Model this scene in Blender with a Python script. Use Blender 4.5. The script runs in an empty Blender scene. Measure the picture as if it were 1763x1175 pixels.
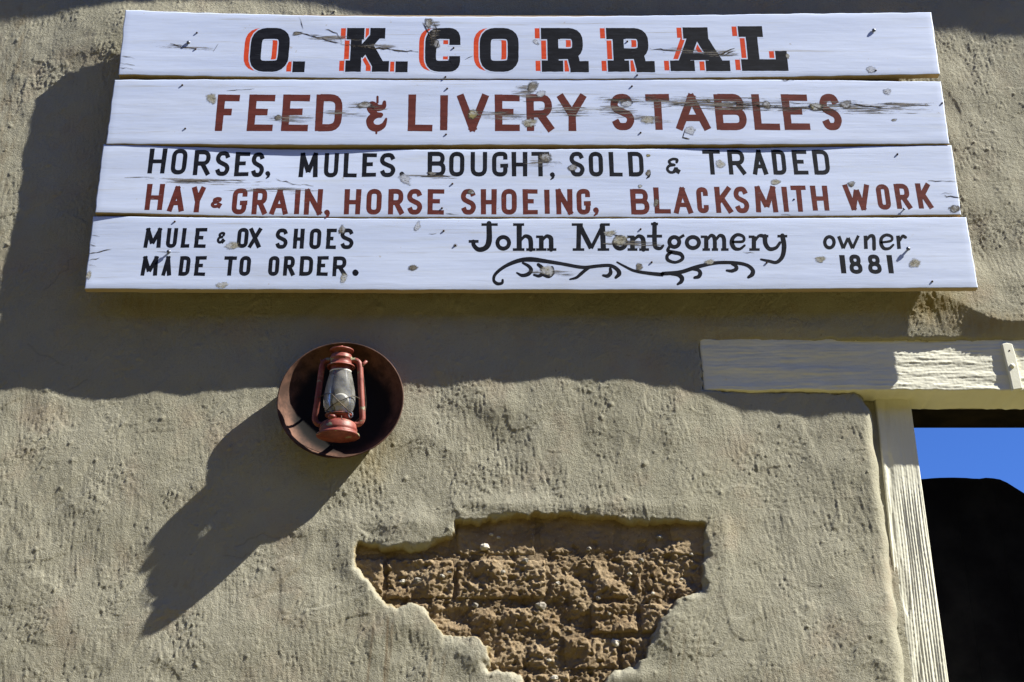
import bpy, math, random
import numpy as np
from math import radians, sin, cos, pi, sqrt
random.seed(7)
scene = bpy.context.scene
COL = scene.collection

# ------------------------------------------------------------------ camera
CAM_H = 1.6          # eye height above the ground
CAM_D = 3.72         # metres from the plaster face
PITCH = radians(26.5)
FPX = 2450.0
cam_d = bpy.data.cameras.new('camera')
cam_d.sensor_width = 36.0
cam_d.lens = FPX * 36.0 / 1763.0
cam_d.clip_start = 0.05
cam_d.clip_end = 5000
cam = bpy.data.objects.new('camera', cam_d)
COL.objects.link(cam)
cam.location = (0, -CAM_D, CAM_H)
cam.rotation_euler = (pi/2 + PITCH, 0, 0)
scene.camera = cam
# ------------------------------------------------------------------ sky + sun
SUNV = np.array([3.3, -1.0, 3.5]); SUNV = SUNV / np.linalg.norm(SUNV)   # direction towards the sun
SUN_EL = math.asin(SUNV[2]); SUN_AZ = math.atan2(SUNV[0], SUNV[1])      # azimuth clockwise from +Y
world = bpy.data.worlds.new('World'); scene.world = world
world.use_nodes = True
wn = world.node_tree; wn.nodes.clear()
bg = wn.nodes.new('ShaderNodeBackground'); wo = wn.nodes.new('ShaderNodeOutputWorld')
sk = wn.nodes.new('ShaderNodeTexSky'); sk.sky_type = 'NISHITA'; sk.sun_disc = False
sk.sun_elevation = SUN_EL; sk.sun_rotation = SUN_AZ
sk.altitude = 1400; sk.air_density = 1.0; sk.dust_density = 0.1; sk.ozone_density = 4.0
bg.inputs[1].default_value = 0.053
tint = wn.nodes.new('ShaderNodeMix'); tint.data_type = 'RGBA'; tint.blend_type = 'MULTIPLY'; tint.inputs[0].default_value = 1.0
tint.inputs[7].default_value = (0.54, 0.84, 1.46, 1)
wn.links.new(sk.outputs[0], tint.inputs[6]); wn.links.new(tint.outputs[2], bg.inputs[0]); wn.links.new(bg.outputs[0], wo.inputs[0])
sun_d = bpy.data.lights.new('sun', 'SUN'); sun_d.energy = 5.0; sun_d.angle = radians(0.5)
sun_d.color = (1.0, 0.965, 0.85)
sun = bpy.data.objects.new('sun', sun_d); COL.objects.link(sun)
sun.rotation_euler = (pi/2 - SUN_EL, 0, math.atan2(SUNV[0], -SUNV[1]))
sun.location = (8, -4, 10)
scene.view_settings.view_transform = 'Standard'
scene.view_settings.look = 'None'
scene.view_settings.gamma = 1.0
scene.view_settings.exposure = 1.29
scene.view_settings.use_curve_mapping = False

# ------------------------------------------------------------------ helpers
CT, ST = cos(PITCH), sin(PITCH)
def P(u, v, d=0.0):
    """point of the plane d metres in front of the plaster, measured off the survey photograph"""
    a = 587.5 - v
    t = (CAM_D - d) / (FPX*CT - a*ST)
    return ((u-881.5)*t, -d, (FPX*ST + a*CT)*t + CAM_H)
def Pn(u, v, d):
    a = 587.5 - v
    t = (CAM_D - d) / (FPX*CT - a*ST)
    return np.stack([(u-881.5)*t, -d + 0*t, (FPX*ST + a*CT)*t + CAM_H], -1)
def Vof(z, d=0.0):
    """image row of a height on the plane d"""
    s = (z-CAM_H)/(CAM_D-d)
    # a*(CT + s*ST) = s*F*CT - F*ST
    a = (s*FPX*CT - FPX*ST)/(CT + s*ST)
    return 587.5 - a
def smooth(a, b, x):
    t = np.clip((x-a)/(b-a), 0, 1); return t*t*(3-2*t)
def fnoise(nx, nz, dx, dz, lx, lz, seed, ang=0.0, hp=0.35):
    """unit-variance filtered noise, feature sizes lx, lz (m)"""
    r = np.random.RandomState(seed)
    px, pz = nx + nx//8, nz + nz//8
    w = np.fft.rfft2(r.standard_normal((px, pz)))
    kx = np.fft.fftfreq(px, dx)[:, None]; kz = np.fft.rfftfreq(pz, dz)[None, :]
    a = kx*cos(ang) + kz*sin(ang); b = -kx*sin(ang) + kz*cos(ang)
    q = (a*lx)**2 + (b*lz)**2
    filt = np.exp(-q*2.0) * (1 - np.exp(-q/(hp**2)))
    o = np.fft.irfft2(w*filt, s=(px, pz))[:nx, :nz]
    return (o-o.mean())/o.std()

def link(o, parent=None):
    COL.objects.link(o)
    if parent is not None: o.parent = parent
    return o
def tag(o, label, cat, group=None):
    o['label'] = label; o['category'] = cat
    if group: o['group'] = group
    return o
def empty(name, loc=(0, 0, 0)):
    o = bpy.data.objects.new(name, None); COL.objects.link(o)
    o.location = loc; o.empty_display_size = 0.05
    return o
def mesh_np(name, verts, quads, mat, parent=None, smooth_=True, attrs=None, tris=None):
    verts = np.asarray(verts, dtype=np.float32); 
    if parent is not None: verts = verts - np.array(parent_origin(parent), dtype=np.float32)
    me = bpy.data.meshes.new(name)
    me.vertices.add(len(verts)); me.vertices.foreach_set('co', verts.ravel())
    q = np.asarray(quads, dtype=np.int32).reshape(-1, 4) if quads is not None else np.zeros((0, 4), np.int32)
    t = np.asarray(tris, dtype=np.int32).reshape(-1, 3) if tris is not None else np.zeros((0, 3), np.int32)
    me.loops.add(q.size + t.size)
    me.loops.foreach_set('vertex_index', np.concatenate([q.ravel(), t.ravel()]))
    me.polygons.add(len(q)+len(t))
    st = np.concatenate([np.arange(len(q))*4, len(q)*4 + np.arange(len(t))*3]).astype(np.int32)
    me.polygons.foreach_set('loop_start', st)
    me.update(calc_edges=True)
    me.polygons.foreach_set('use_smooth', np.full(len(me.polygons), smooth_, dtype=bool))
    if attrs:
        for k, a in attrs.items():
            at = me.attributes.new(k, 'FLOAT', 'POINT'); at.data.foreach_set('value', np.asarray(a, dtype=np.float32).ravel())
    me.validate(); me.update()
    if mat: me.materials.append(mat)
    return link(bpy.data.objects.new(name, me), parent)
def parent_origin(o):
    x = np.zeros(3)
    while o is not None:
        x += np.array(o.location); o = o.parent
    return x
def grid_quads(nx, nz, keep=None):
    i, j = np.meshgrid(np.arange(nx-1), np.arange(nz-1), indexing='ij')
    a = i*nz + j
    q = np.stack([a, a+nz, a+nz+1, a+1], -1)
    if keep is not None: q = q[keep]
    return q.reshape(-1, 4)

class MB:
    """collects simple solids"""
    def __init__(s): s.v = []; s.f = []
    def add(s, vs, fs):
        n = len(s.v); s.v += [tuple(p) for p in vs]; s.f += [tuple(i+n for i in f) for f in fs]
    def box(s, x0, x1, y0, y1, z0, z1):
        s.add([(x0,y0,z0),(x1,y0,z0),(x1,y1,z0),(x0,y1,z0),(x0,y0,z1),(x1,y0,z1),(x1,y1,z1),(x0,y1,z1)],
              [(0,3,2,1),(4,5,6,7),(0,1,5,4),(1,2,6,5),(2,3,7,6),(3,0,4,7)])
    def lathe(s, prof, c=(0,0,0), n=40, axis='z', close=False):
        vs = []; m = len(prof)
        for k in range(n):
            a = 2*pi*k/n
            for r, h in prof:
                if axis == 'z': vs.append((c[0]+r*cos(a), c[1]+r*sin(a), c[2]+h))
                else: vs.append((c[0]+r*cos(a), c[1]-h, c[2]+r*sin(a)))
        fs = []
        for k in range(n):
            k2 = (k+1) % n
            for j in range(m-1):
                f = (k*m+j, k2*m+j, k2*m+j+1, k*m+j+1)
                fs.append(f if axis == 'z' else f)
        s.add(vs, fs)
    def tube(s, pts, r, n=10, cap=True):
        pts = [np.array(p, float) for p in pts]; m = len(pts)
        t0 = pts[1]-pts[0]; t0 /= np.linalg.norm(t0)
        ref = np.array([0, 1, 0]) if abs(t0[1]) < 0.9 else np.array([1, 0, 0])
        nrm = np.cross(t0, ref); nrm /= np.linalg.norm(nrm)
        vs = []
        for i, p in enumerate(pts):
            t = pts[min(i+1, m-1)] - pts[max(i-1, 0)]; t /= np.linalg.norm(t)
            nrm = nrm - t*np.dot(nrm, t); nrm /= np.linalg.norm(nrm)
            b = np.cross(t, nrm)
            rr = r[i] if hasattr(r, '__len__') else r
            for k in range(n):
                a = 2*pi*k/n; vs.append(p + rr*(cos(a)*nrm + sin(a)*b))
        fs = [(i*n+k, i*n+(k+1) % n, (i+1)*n+(k+1) % n, (i+1)*n+k) for i in range(m-1) for k in range(n)]
        if cap: fs += [tuple(range(n-1, -1, -1)), tuple((m-1)*n+k for k in range(n))]
        s.add(vs, fs)
    def ball(s, c, r, nu=20, nv=12, sc=(1,1,1), jit=0, seed=0):
        rr = random.Random(seed)
        vs = [(c[0], c[1], c[2]+r*sc[2])]
        for j in range(1, nv):
            for k in range(nu):
                a = 2*pi*k/nu; b = pi*j/nv; q = r*(1+jit*(rr.random()-.5))
                vs.append((c[0]+q*sc[0]*sin(b)*cos(a), c[1]+q*sc[1]*sin(b)*sin(a), c[2]+q*sc[2]*cos(b)))
        vs.append((c[0], c[1], c[2]-r*sc[2]))
        fs = [(0, 1+k, 1+(k+1) % nu) for k in range(nu)]
        for j in range(nv-2):
            for k in range(nu):
                fs.append((1+j*nu+k, 1+(j+1)*nu+k, 1+(j+1)*nu+(k+1) % nu, 1+j*nu+(k+1) % nu))
        L = len(vs)-1
        fs += [(L, 1+(nv-2)*nu+(k+1) % nu, 1+(nv-2)*nu+k) for k in range(nu)]
        s.add(vs, fs)
    def build(s, name, mat, parent=None, smooth_=True, bevel=0):
        o0 = parent_origin(parent) if parent is not None else np.zeros(3)
        me = bpy.data.meshes.new(name)
        me.from_pydata([tuple(np.array(p)-o0) for p in s.v], [], s.f); me.update()
        me.polygons.foreach_set('use_smooth', np.full(len(me.polygons), smooth_, dtype=bool))
        me.materials.append(mat)
        o = link(bpy.data.objects.new(name, me), parent)
        if bevel:
            b = o.modifiers.new('bevel', 'BEVEL'); b.width = bevel; b.segments = 2; b.limit_method = 'ANGLE'
        return o

# ------------------------------------------------------------------ materials
class NT:
    def __init__(s, name, rough=0.9, spec=0.2):
        s.m = bpy.data.materials.new(name); s.m.use_nodes = True
        s.t = s.m.node_tree; s.t.nodes.clear()
        s.out = s.n('ShaderNodeOutputMaterial'); s.b = s.n('ShaderNodeBsdfPrincipled')
        s.b.inputs['Roughness'].default_value = rough
        s.b.inputs['Specular IOR Level'].default_value = spec
        s.l(s.b.outputs[0], s.out.inputs[0])
        s.geo = s.n('ShaderNodeNewGeometry')
        s._bump = None
    def n(s, k, **kw):
        x = s.t.nodes.new(k)
        for a, b in kw.items(): setattr(x, a, b)
        return x
    def l(s, a, b): s.t.links.new(a, b)
    def pos(s, sc=(1,1,1), rot=(0,0,0)):
        mp = s.n('ShaderNodeMapping'); mp.inputs['Scale'].default_value = sc; mp.inputs['Rotation'].default_value = rot
        s.l(s.geo.outputs['Position'], mp.inputs[0]); return mp.outputs[0]
    def noise(s, scale, detail=4, rough=0.55, sc=(1,1,1), rot=(0,0,0), dist=0):
        x = s.n('ShaderNodeTexNoise'); s.l(s.pos(sc, rot), x.inputs['Vector'])
        x.inputs['Scale'].default_value = scale; x.inputs['Detail'].default_value = detail
        x.inputs['Roughness'].default_value = rough; x.inputs['Distortion'].default_value = dist
        return x.outputs['Fac']
    def ramp(s, fac, a, b, va=0.0, vb=1.0):
        r = s.n('ShaderNodeMapRange'); r.interpolation_type = 'SMOOTHSTEP'
        s.l(fac, r.inputs[0])
        for i, v in zip((1,2,3,4), (a, b, va, vb)): r.inputs[i].default_value = v
        return r.outputs[0]
    def mix(s, fac, a, b, mode='MIX'):
        m = s.n('ShaderNodeMix', data_type='RGBA', blend_type=mode)
        for sock, v in ((m.inputs[0], fac), (m.inputs[6], a), (m.inputs[7], b)):
            if isinstance(v, (int, float)): sock.default_value = v
            elif isinstance(v, tuple): sock.default_value = (*v, 1)
            else: s.l(v, sock)
        return m.outputs[2]
    def math(s, op, a, b=0.0):
        m = s.n('ShaderNodeMath', operation=op)
        for sock, v in ((m.inputs[0], a), (m.inputs[1], b)):
            if isinstance(v, (int, float)): sock.default_value = v
            else: s.l(v, sock)
        return m.outputs[0]
    def attr(s, name):
        a = s.n('ShaderNodeAttribute'); a.attribute_name = name; return a.outputs['Fac']
    def color(s, c):
        if isinstance(c, tuple): s.b.inputs['Base Color'].default_value = (*c, 1)
        else: s.l(c, s.b.inputs['Base Color'])
    def bump(s, h, dist=0.001, strength=1.0):
        b = s.n('ShaderNodeBump'); b.inputs['Strength'].default_value = strength; b.inputs['Distance'].default_value = dist
        s.l(h, b.inputs['Height'])
        if s._bump: s.l(s._bump.outputs[0], b.inputs['Normal'])
        s._bump = b; s.l(b.outputs[0], s.b.inputs['Normal'])
        return b

def m_plaster():
    t = NT('plaster', 0.95, 0.1)
    c = t.mix(t.ramp(t.noise(1.6, 5, .6), .35, .65), (.308,.292,.224), (.352,.335,.266))
    c = t.mix(t.ramp(t.noise(5.5, 6, .65), .5, .72, 0, .55), c, (.345,.275,.205))
    c = t.mix(t.ramp(t.noise(11, 5, .7), .52, .75, 0, .4), c, (.29,.275,.215))
    c = t.mix(t.ramp(t.noise(150, 3, .6), .55, .75, 0, .35), c, (.23,.20,.15))
    c = t.mix(t.ramp(t.noise(60, 4, .6), .66, .74, 0, .5), c, (.17,.14,.10))
    c = t.mix(t.attr('ochre'), c, (.26,.19,.085))
    c = t.mix(t.attr('stain'), c, (.16,.11,.06))
    c = t.mix(t.attr('crack'), c, (.10,.085,.065))
    t.color(c)
    t.bump(t.noise(240, 5, .7), .0030, 1.0)
    t.bump(t.noise(90, 4, .6, (1,1,.45), (0,.3,0)), .0016, .7)
    t.bump(t.noise(620, 2, .5), .0006, .8)
    return t.m
def m_adobe(dark=1.0, name='adobe_mud'):
    t = NT(name, 1.0, 0.05)
    k = dark
    c = t.mix(t.ramp(t.noise(9, 5, .6), .35, .65), (.235*k,.172*k,.105*k), (.345*k,.265*k,.170*k))
    c = t.mix(t.ramp(t.noise(60, 5, .7), .5, .72, 0, .6), c, (.22*k,.135*k,.07*k))
    c = t.mix(t.ramp(t.noise(140, 3, .6), .62, .7, 0, .6), c, (.48*k,.39*k,.27*k))
    t.color(c)
    t.bump(t.noise(150, 6, .75), .006, 1.0)
    return t.m
def m_signpaint():
    t = NT('sign_white_paint', 0.55, 0.3)
    c = t.mix(t.ramp(t.noise(3.0, 4, .6, (.6,1,6)), .35, .68), (.505,.58,.79), (.57,.645,.85))
    c = t.mix(t.ramp(t.noise(22, 4, .6, (.12,1,3)), .55, .75, 0, .55), c, (.50,.54,.61))
    c = t.mix(t.ramp(t.noise(40, 5, .7, (.05,1,2)), .60, .72, 0, .6), c, (.38,.38,.39))
    c = t.mix(t.ramp(t.noise(2.2, 5, .7, (1,1,3)), .5, .75, 0, .45), c, (.45,.49,.60))
    c = t.mix(t.ramp(t.noise(55, 4, .7, (.5,1,1)), .70, .76, 0, .7), c, (.30,.25,.18))
    c = t.mix(t.ramp(t.noise(30, 3, .6), .72, .78, 0, .6), c, (.40,.37,.33))
    t.color(c)
    t.bump(t.noise(60, 5, .7, (.06,1,2)), .00035, .7)
    t.bump(t.noise(14, 3, .5, (.3,1,2)), .002, .5)
    return t.m
def m_rawwood():
    t = NT('raw_board_edge', 0.9, 0.1)
    c = t.mix(t.noise(30, 4, .6, (.1,1,3)), (.30,.21,.12), (.48,.40,.28)); t.color(c)
    return t.m
def m_letter(name, a, b, fleck, amt=.7):
    t = NT(name, 0.75, 0.12)
    c = t.mix(t.ramp(t.noise(45, 5, .65, (.4,1,1.5)), .4, .7), a, b)
    c = t.mix(t.ramp(t.noise(120, 4, .7, (.25,1,2)), .63, .72, 0, amt), c, fleck)
    t.color(c); t.bump(t.noise(60, 4, .6, (.04,1,3)), .0008, .6)
    return t.m
def m_cream():
    t = NT('cream_paint', 0.7, 0.25)
    c = t.mix(t.ramp(t.noise(6, 4, .6), .35, .7), (.70,.685,.57), (.78,.765,.65))
    c = t.mix(t.ramp(t.noise(60, 5, .7, (.08,1,2)), .62, .74, 0, .45), c, (.55,.50,.36))
    c = t.mix(t.ramp(t.noise(35, 5, .7), .66, .74, 0, .5), c, (.62,.55,.30))
    t.color(c); t.bump(t.noise(260, 3, .6), .0006, .6)
    return t.m
def m_simple(name, a, b, rough=.8, spec=.2, scale=20, metal=0, bump=.0005):
    t = NT(name, rough, spec)
    t.color(t.mix(t.ramp(t.noise(scale, 5, .6), .35, .68), a, b)); t.b.inputs['Metallic'].default_value = metal
    t.bump(t.noise(scale*5, 4, .6), bump, .7)
    return t.m
def m_lantern():
    t = NT('faded_red_enamel', 0.5, 0.4)
    c = t.mix(t.ramp(t.noise(30, 4, .6), .35, .65), (.17,.033,.024), (.27,.080,.060))
    c = t.mix(t.ramp(t.noise(26, 4, .6, (1,1,2.2), (1,2,0)), .60, .64, 0, .8), c, (.28,.31,.20))
    c = t.mix(t.ramp(t.noise(110, 4, .7), .55, .66, 0, .8), c, (.09,.035,.022))
    c = t.mix(t.ramp(t.noise(14, 4, .6, (1,1,.5)), .5, .66, 0, .6), c, (.10,.03,.02))
    t.color(c); t.bump(t.noise(150, 4, .6), .0006, .5)
    return t.m
def m_rust(name='rusty_iron', k=1.0):
    t = NT(name, 0.75, 0.3)
    c = t.mix(t.ramp(t.noise(16, 5, .65), .35, .65), (.05*k,.024*k,.017*k), (.14*k,.072*k,.048*k))
    c = t.mix(t.ramp(t.noise(60, 4, .65), .55, .7, 0, .6), c, (.05*k,.02*k,.015*k))
    t.color(c); t.bump(t.noise(90, 5, .6), .0008, .5)
    return t.m
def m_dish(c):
    # rusted rim, inner shade painted in as black towards the middle
    t = NT('rusty_dish_painted_shade', 0.8, 0.25)
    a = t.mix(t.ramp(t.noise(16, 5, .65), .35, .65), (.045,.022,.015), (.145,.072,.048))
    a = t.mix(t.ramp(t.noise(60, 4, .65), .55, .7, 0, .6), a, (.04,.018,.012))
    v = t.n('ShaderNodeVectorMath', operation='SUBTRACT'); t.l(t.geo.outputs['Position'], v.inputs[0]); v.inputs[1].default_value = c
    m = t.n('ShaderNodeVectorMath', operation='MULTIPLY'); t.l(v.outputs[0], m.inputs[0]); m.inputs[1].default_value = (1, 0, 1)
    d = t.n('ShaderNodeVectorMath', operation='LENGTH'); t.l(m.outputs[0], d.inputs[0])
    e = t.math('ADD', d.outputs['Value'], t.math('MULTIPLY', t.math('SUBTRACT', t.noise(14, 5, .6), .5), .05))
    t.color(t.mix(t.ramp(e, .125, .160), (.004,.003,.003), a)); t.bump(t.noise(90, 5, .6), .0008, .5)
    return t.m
def m_glass():
    m = bpy.data.materials.new('dusty_lantern_glass'); m.use_nodes = True
    t = m.node_tree; t.nodes.clear()
    N = t.nodes.new; L = t.links.new
    out = N('ShaderNodeOutputMaterial'); tr = N('ShaderNodeBsdfTransparent'); gl = N('ShaderNodeBsdfGlossy'); di = N('ShaderNodeBsdfDiffuse')
    tr.inputs[0].default_value = (.93,.94,.95,1); gl.inputs[1].default_value = .12; gl.inputs[0].default_value = (.9,.92,1,1)
    di.inputs[0].default_value = (.55,.54,.50,1)
    fr = N('ShaderNodeFresnel'); fr.inputs[0].default_value = 1.5
    m1 = N('ShaderNodeMixShader'); L(fr.outputs[0], m1.inputs[0]); L(tr.outputs[0], m1.inputs[1]); L(gl.outputs[0], m1.inputs[2])
    g = N('ShaderNodeNewGeometry'); no = N('ShaderNodeTexNoise'); no.inputs['Scale'].default_value = 35; no.inputs['Detail'].default_value = 5
    L(g.outputs['Position'], no.inputs['Vector'])
    r = N('ShaderNodeMapRange'); L(no.outputs['Fac'], r.inputs[0]); r.inputs[1].default_value = .35; r.inputs[2].default_value = .7; r.inputs[3].default_value = .12; r.inputs[4].default_value = .34
    m2 = N('ShaderNodeMixShader'); L(r.outputs[0], m2.inputs[0]); L(m1.outputs[0], m2.inputs[1]); L(di.outputs[0], m2.inputs[2])
    L(m2.outputs[0], out.inputs[0])
    return m
def m_knot(name, inner, rim, ring):
    """bare knot wood showing through thin paint; attribute r runs 0 centre .. 1 rim"""
    t = NT(name, 0.85, 0.15)
    r = t.attr('r')
    nn = t.noise(170, 4, .7)
    rn = t.math('ADD', r, t.math('MULTIPLY', t.math('SUBTRACT', nn, .5), .9))
    c = t.mix(t.ramp(t.noise(240, 4, .7), .42, .62), inner, tuple(x*.62 for x in inner))
    sw = t.math('SINE', t.math('MULTIPLY', rn, 26.0))
    c = t.mix(t.ramp(sw, .35, 1.0, 0, .55), c, tuple(x*.35 for x in inner))
    c = t.mix(t.ramp(t.noise(45, 4, .7), .45, .6, 0, .75), c, (.46,.49,.56))
    c = t.mix(t.ramp(rn, ring-.22, ring, 0, .75), c, rim)
    c = t.mix(t.ramp(t.noise(150, 5, .8, (.6,1,1.4), (0,1,0)), .52, .62, 0, .85), c, (.06,.048,.036))
    t.color(c)
    t.bump(t.noise(200, 4, .7), .0006, .8)
    al = t.ramp(t.math('ADD', rn, t.math('MULTIPLY', t.math('SUBTRACT', t.noise(60, 5, .8, (.5,1,1.5)), .5), 1.1)), .55, .95, .95, 0)
    t.l(al, t.b.inputs['Alpha'])
    return t.m
def m_worn():
    t = NT('weathered_grain', 0.9, 0.1)
    r = t.attr('r')
    c = t.mix(t.ramp(t.noise(70, 5, .7, (.15,1,2)), .4, .6), (.05,.045,.04), (.26,.24,.22)); t.color(c)
    s1 = t.noise(95, 6, .75, (.10,1,2.2), (0,.05,0), 0.4)
    a = t.ramp(t.math('SUBTRACT', s1, t.math('MULTIPLY', r, .14)), .40, .52, 0, .9)
    t.l(a, t.b.inputs['Alpha'])
    return t.m
def m_ground():
    t = NT('dry_dirt', 1.0, 0.1)
    t.color(t.mix(t.noise(.8, 8, .6), (.13,.110,.040), (.17,.145,.055))); t.bump(t.noise(14, 6, .6), .02, .6)
    return t.m
M = dict(plaster=m_plaster(), adobe=m_adobe(), mortar=m_adobe(.8, 'mud_mortar'), sign=m_signpaint(), raw=m_rawwood(),
  black=m_letter('black_sign_paint', (.003,.004,.009), (.010,.012,.020), (.07,.08,.10), .5),
  maroon=m_letter('maroon_sign_paint', (.100,.023,.019), (.138,.033,.027), (.36,.26,.27), .55),
  red=m_letter('orange_red_sign_paint', (.56,.055,.018), (.66,.085,.03), (.60,.40,.38), .5),
  outline=m_letter('white_outline_paint', (.60,.66,.84), (.66,.71,.86), (.5,.5,.55), .4),
  cream=m_cream(), lantern=m_lantern(), rust=m_rust(), glass=m_glass(), worn=m_worn(), ground=m_ground(),
  pale_knot=m_knot('pale_knot_wood', (.40,.38,.31), (.05,.045,.04), .88),
  dark_knot=m_knot('dark_knot_wood', (.22,.20,.17), (.035,.03,.03), .70),
  yellow_knot=m_knot('yellow_knot_wood', (.40,.35,.15), (.035,.03,.03), .72),
  ring_knot=m_knot('ring_knot_wood', (.58,.62,.74), (.04,.04,.045), .80),
  steel=m_simple('galvanised_nail', (.10,.11,.14), (.20,.21,.25), .45, .5, 200, .6),
  rustdot=m_simple('rusty_nail_head', (.02,.014,.01), (.10,.05,.02), .9, .1, 400),
  crack=m_simple('wood_split', (.02,.017,.015), (.12,.105,.09), 1, .0, 150),
  bulb=m_simple('frosted_bulb', (.62,.60,.56), (.70,.68,.64), .35, .5, 30, 0, .0001),
  wire=m_simple('thin_wire', (.03,.025,.02), (.09,.07,.05), .5, .4, 60, .5),
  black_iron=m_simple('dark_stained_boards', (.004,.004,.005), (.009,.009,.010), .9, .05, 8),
  sky_blocker=m_simple('brown_boards', (.08,.055,.035), (.13,.09,.06), .9, .1, 1),
  dark_beam=m_simple('near_black_beam', (.008,.007,.006), (.018,.014,.010), 1, .02, 8),  # inner beam in one even near-black tone
  pebble=m_simple('pale_stone', (.40,.37,.31), (.55,.51,.44), .9, .2, 60),
  grey_pebble=m_simple('grey_stone', (.22,.20,.17), (.34,.31,.26), .9, .2, 60))

# ================================================================== GROUND
g = MB(); g.box(-1500, 1500, -1500, 1500, -0.4, 0)
go = g.build('ground', M['ground'], None, False); go['kind'] = 'structure'

# unseen building added behind the viewer to block low sky and deepen the shade
sky_block = empty('sky_blocker_building', (0, -13, 0))
tag(sky_block, 'unseen two storey brown building added to block low sky from the adobe wall', 'building')
b = MB(); b.box(-40, 40, -20, -12.5, 0, 9.2); b.build('wall', M['sky_blocker'], sky_block, False)
b = MB(); b.box(-40.5, 40.5, -20.3, -12.2, 9.2, 9.5); b.build('blocker_cornice', M['sky_blocker'], sky_block, False)
for k in range(12):
    for z_ in (1.0, 5.2):
        b = MB(); b.box(-38+k*6.6, -35.8+k*6.6, -12.5, -12.42, z_, z_+2.2); b.build('blocker_window', M['black_iron'], sky_block, False)

# ================================================================== ADOBE WALL
wall = empty('adobe_wall', (0, 0.15, 0))
tag(wall, 'weathered grey-tan plastered adobe wall with a broken patch of bare mud brick', 'wall')
HOLE = [(616,933),(640,940),(670,944),(699,947),(727,947),(751,931),(780,921),(784,900),(802,899),(834,898),(870,890),(937,884),(1017,889),(1062,891),
 (1080,900),(1136,899),(1211,899),(1213,925),(1211,959),(1208,1012),(1190,1020),(1167,1030),(1148,1054),(1128,1078),(1120,1098),(1116,1118),(1108,1134),(1082,1146),(1056,1153),
 (1042,1170),(1035,1200),(985,1218),(915,1200),(906,1178),(897,1157),(874,1151),(842,1152),(842,1130),(840,1113),(826,1101),(806,1094),(786,1092),(763,1092),
 (752,1079),(743,1066),(738,1052),(727,1041),(707,1035),(683,1042),(663,1035),(647,1015),(638,998),(628,987),(614,975),(611,951)]
def poly_sdf(X, Z, pts):
    """signed distance, positive outside"""
    n = len(pts); d = np.full(X.shape, 1e9); ins = np.zeros(X.shape, bool)
    for i in range(n):
        ax, az = pts[i]; bx, bz = pts[(i+1) % n]
        ex, ez = bx-ax, bz-az
        t = np.clip(((X-ax)*ex + (Z-az)*ez)/(ex*ex+ez*ez), 0, 1)
        d = np.minimum(d, np.hypot(X-ax-t*ex, Z-az-t*ez))
        c = ((az > Z) != (bz > Z)) & (X < (bx-ax)*(Z-az)/(bz-az+1e-12)+ax)
        ins ^= c
    return np.where(ins, -d, d)
# doorway and lintel, in wall coordinates
XE_T = P(1499, 690, -.06)[0]; XE_B = P(1557, 1175, -.06)[0]
ZE_T = P(0, 690, -.06)[2]; ZE_B = P(0, 1175, -.06)[2]
LD0 = -.012
LIN_X0 = P(1204, 587, LD0)[0]; LIN_ZT = P(0, 586, LD0)[2]; LIN_ZB = P(0, 673, LD0)[2]
DX = 0.0033
X0, X1, Z0, Z1 = -1.90, 1.92, 2.28, 4.80
gx = np.arange(X0, X1, DX); gz = np.arange(Z0, Z1, DX)
nx, nz = len(gx), len(gz)
GX, GZ = np.meshgrid(gx, gz, indexing='ij')
V_ = Vof(GZ); U_ = GX*(FPX*CT - (587.5-V_)*ST)/CAM_D + 881.5        # survey coordinates of every wall vertex
N = lambda lx, lz, s, a=0., hp=.35: fnoise(nx, nz, DX, DX, lx, lz, s, a, hp)
H = np.zeros((nx, nz))
def bumpy(u, v, su, sv, h):
    global H
    H += h*np.exp(-((U_-u)/su)**2 - ((V_-v)/sv)**2)
H += .0016*N(.45, .35, 1)
# slow undulation read off the sign's shadow edge
for u, dv in ((-10,-8),(130,-16),(215,-17),(310,-7),(480,5),(700,8),(830,12),(935,17),(1010,8),(1090,10),(1180,-3)):
    bumpy(u, 665, 60, 120, dv/530./3.5*.72)
bumpy(330, 90, 170, 110, .030)          # the wall swells towards the sign's top left
bumpy(200, 60, 70, 60, .006)
lipw = smooth(1570, 1740, U_)
lip_hi = .018*smooth(1240, 1560, U_)*smooth(430, 498, V_)
lip_k = np.clip((V_-(500+57*lipw))/(583-(500+57*lipw)), 0, 1)
H += np.where(V_ < 640, lip_hi*(1-lip_k) - .009*smooth(1600, 1700, U_)*lip_k*smooth(640, 600, V_), 0)
H -= .021*smooth(1150, 1330, U_)*smooth(600, 670, V_)*smooth(1150, 900, V_)
H -= .012*smooth(1120, 1230, U_)*smooth(560, 590, V_)*smooth(640, 600, V_)*smooth(1500, 1400, U_)         # lip above the lintel
bumpy(860, 700, 40, 22, .006)
bumpy(840, 760, 60, 30, -.004)
for u, v, su, sv, h in ((560,905,80,30,.004),(700,900,70,22,.006),(880,868,90,15,.004),(1080,870,120,14,.004),(640,1010,18,40,.006),(700,1075,40,24,.005),(820,1130,30,30,.007),
                        (1160,1075,30,40,.005),(1245,930,18,50,.005),(1100,1165,60,16,.005),(600,960,22,50,.004)):
    bumpy(u, v, su, sv, h)
patch = smooth(-.9, 1.8, N(.12, .17, 3))*.85+.03                 # where the surface is coarse
H += .0009*N(.13, .15, 4)
H += .00022*N(.035, .045, 5)
pdir = smooth(-.8, .8, N(.25, .25, 14)); rid = N(.007, .024, 15, -.45, hp=.8)*pdir + N(.007, .024, 16, .10, hp=.8)*(1-pdir)
H += (.00010+.00020*patch)*rid + .00026*patch*np.maximum(rid-.5, 0)
H += (.00008+.00022*patch)*N(.012, .014, 6, hp=.8)
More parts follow.
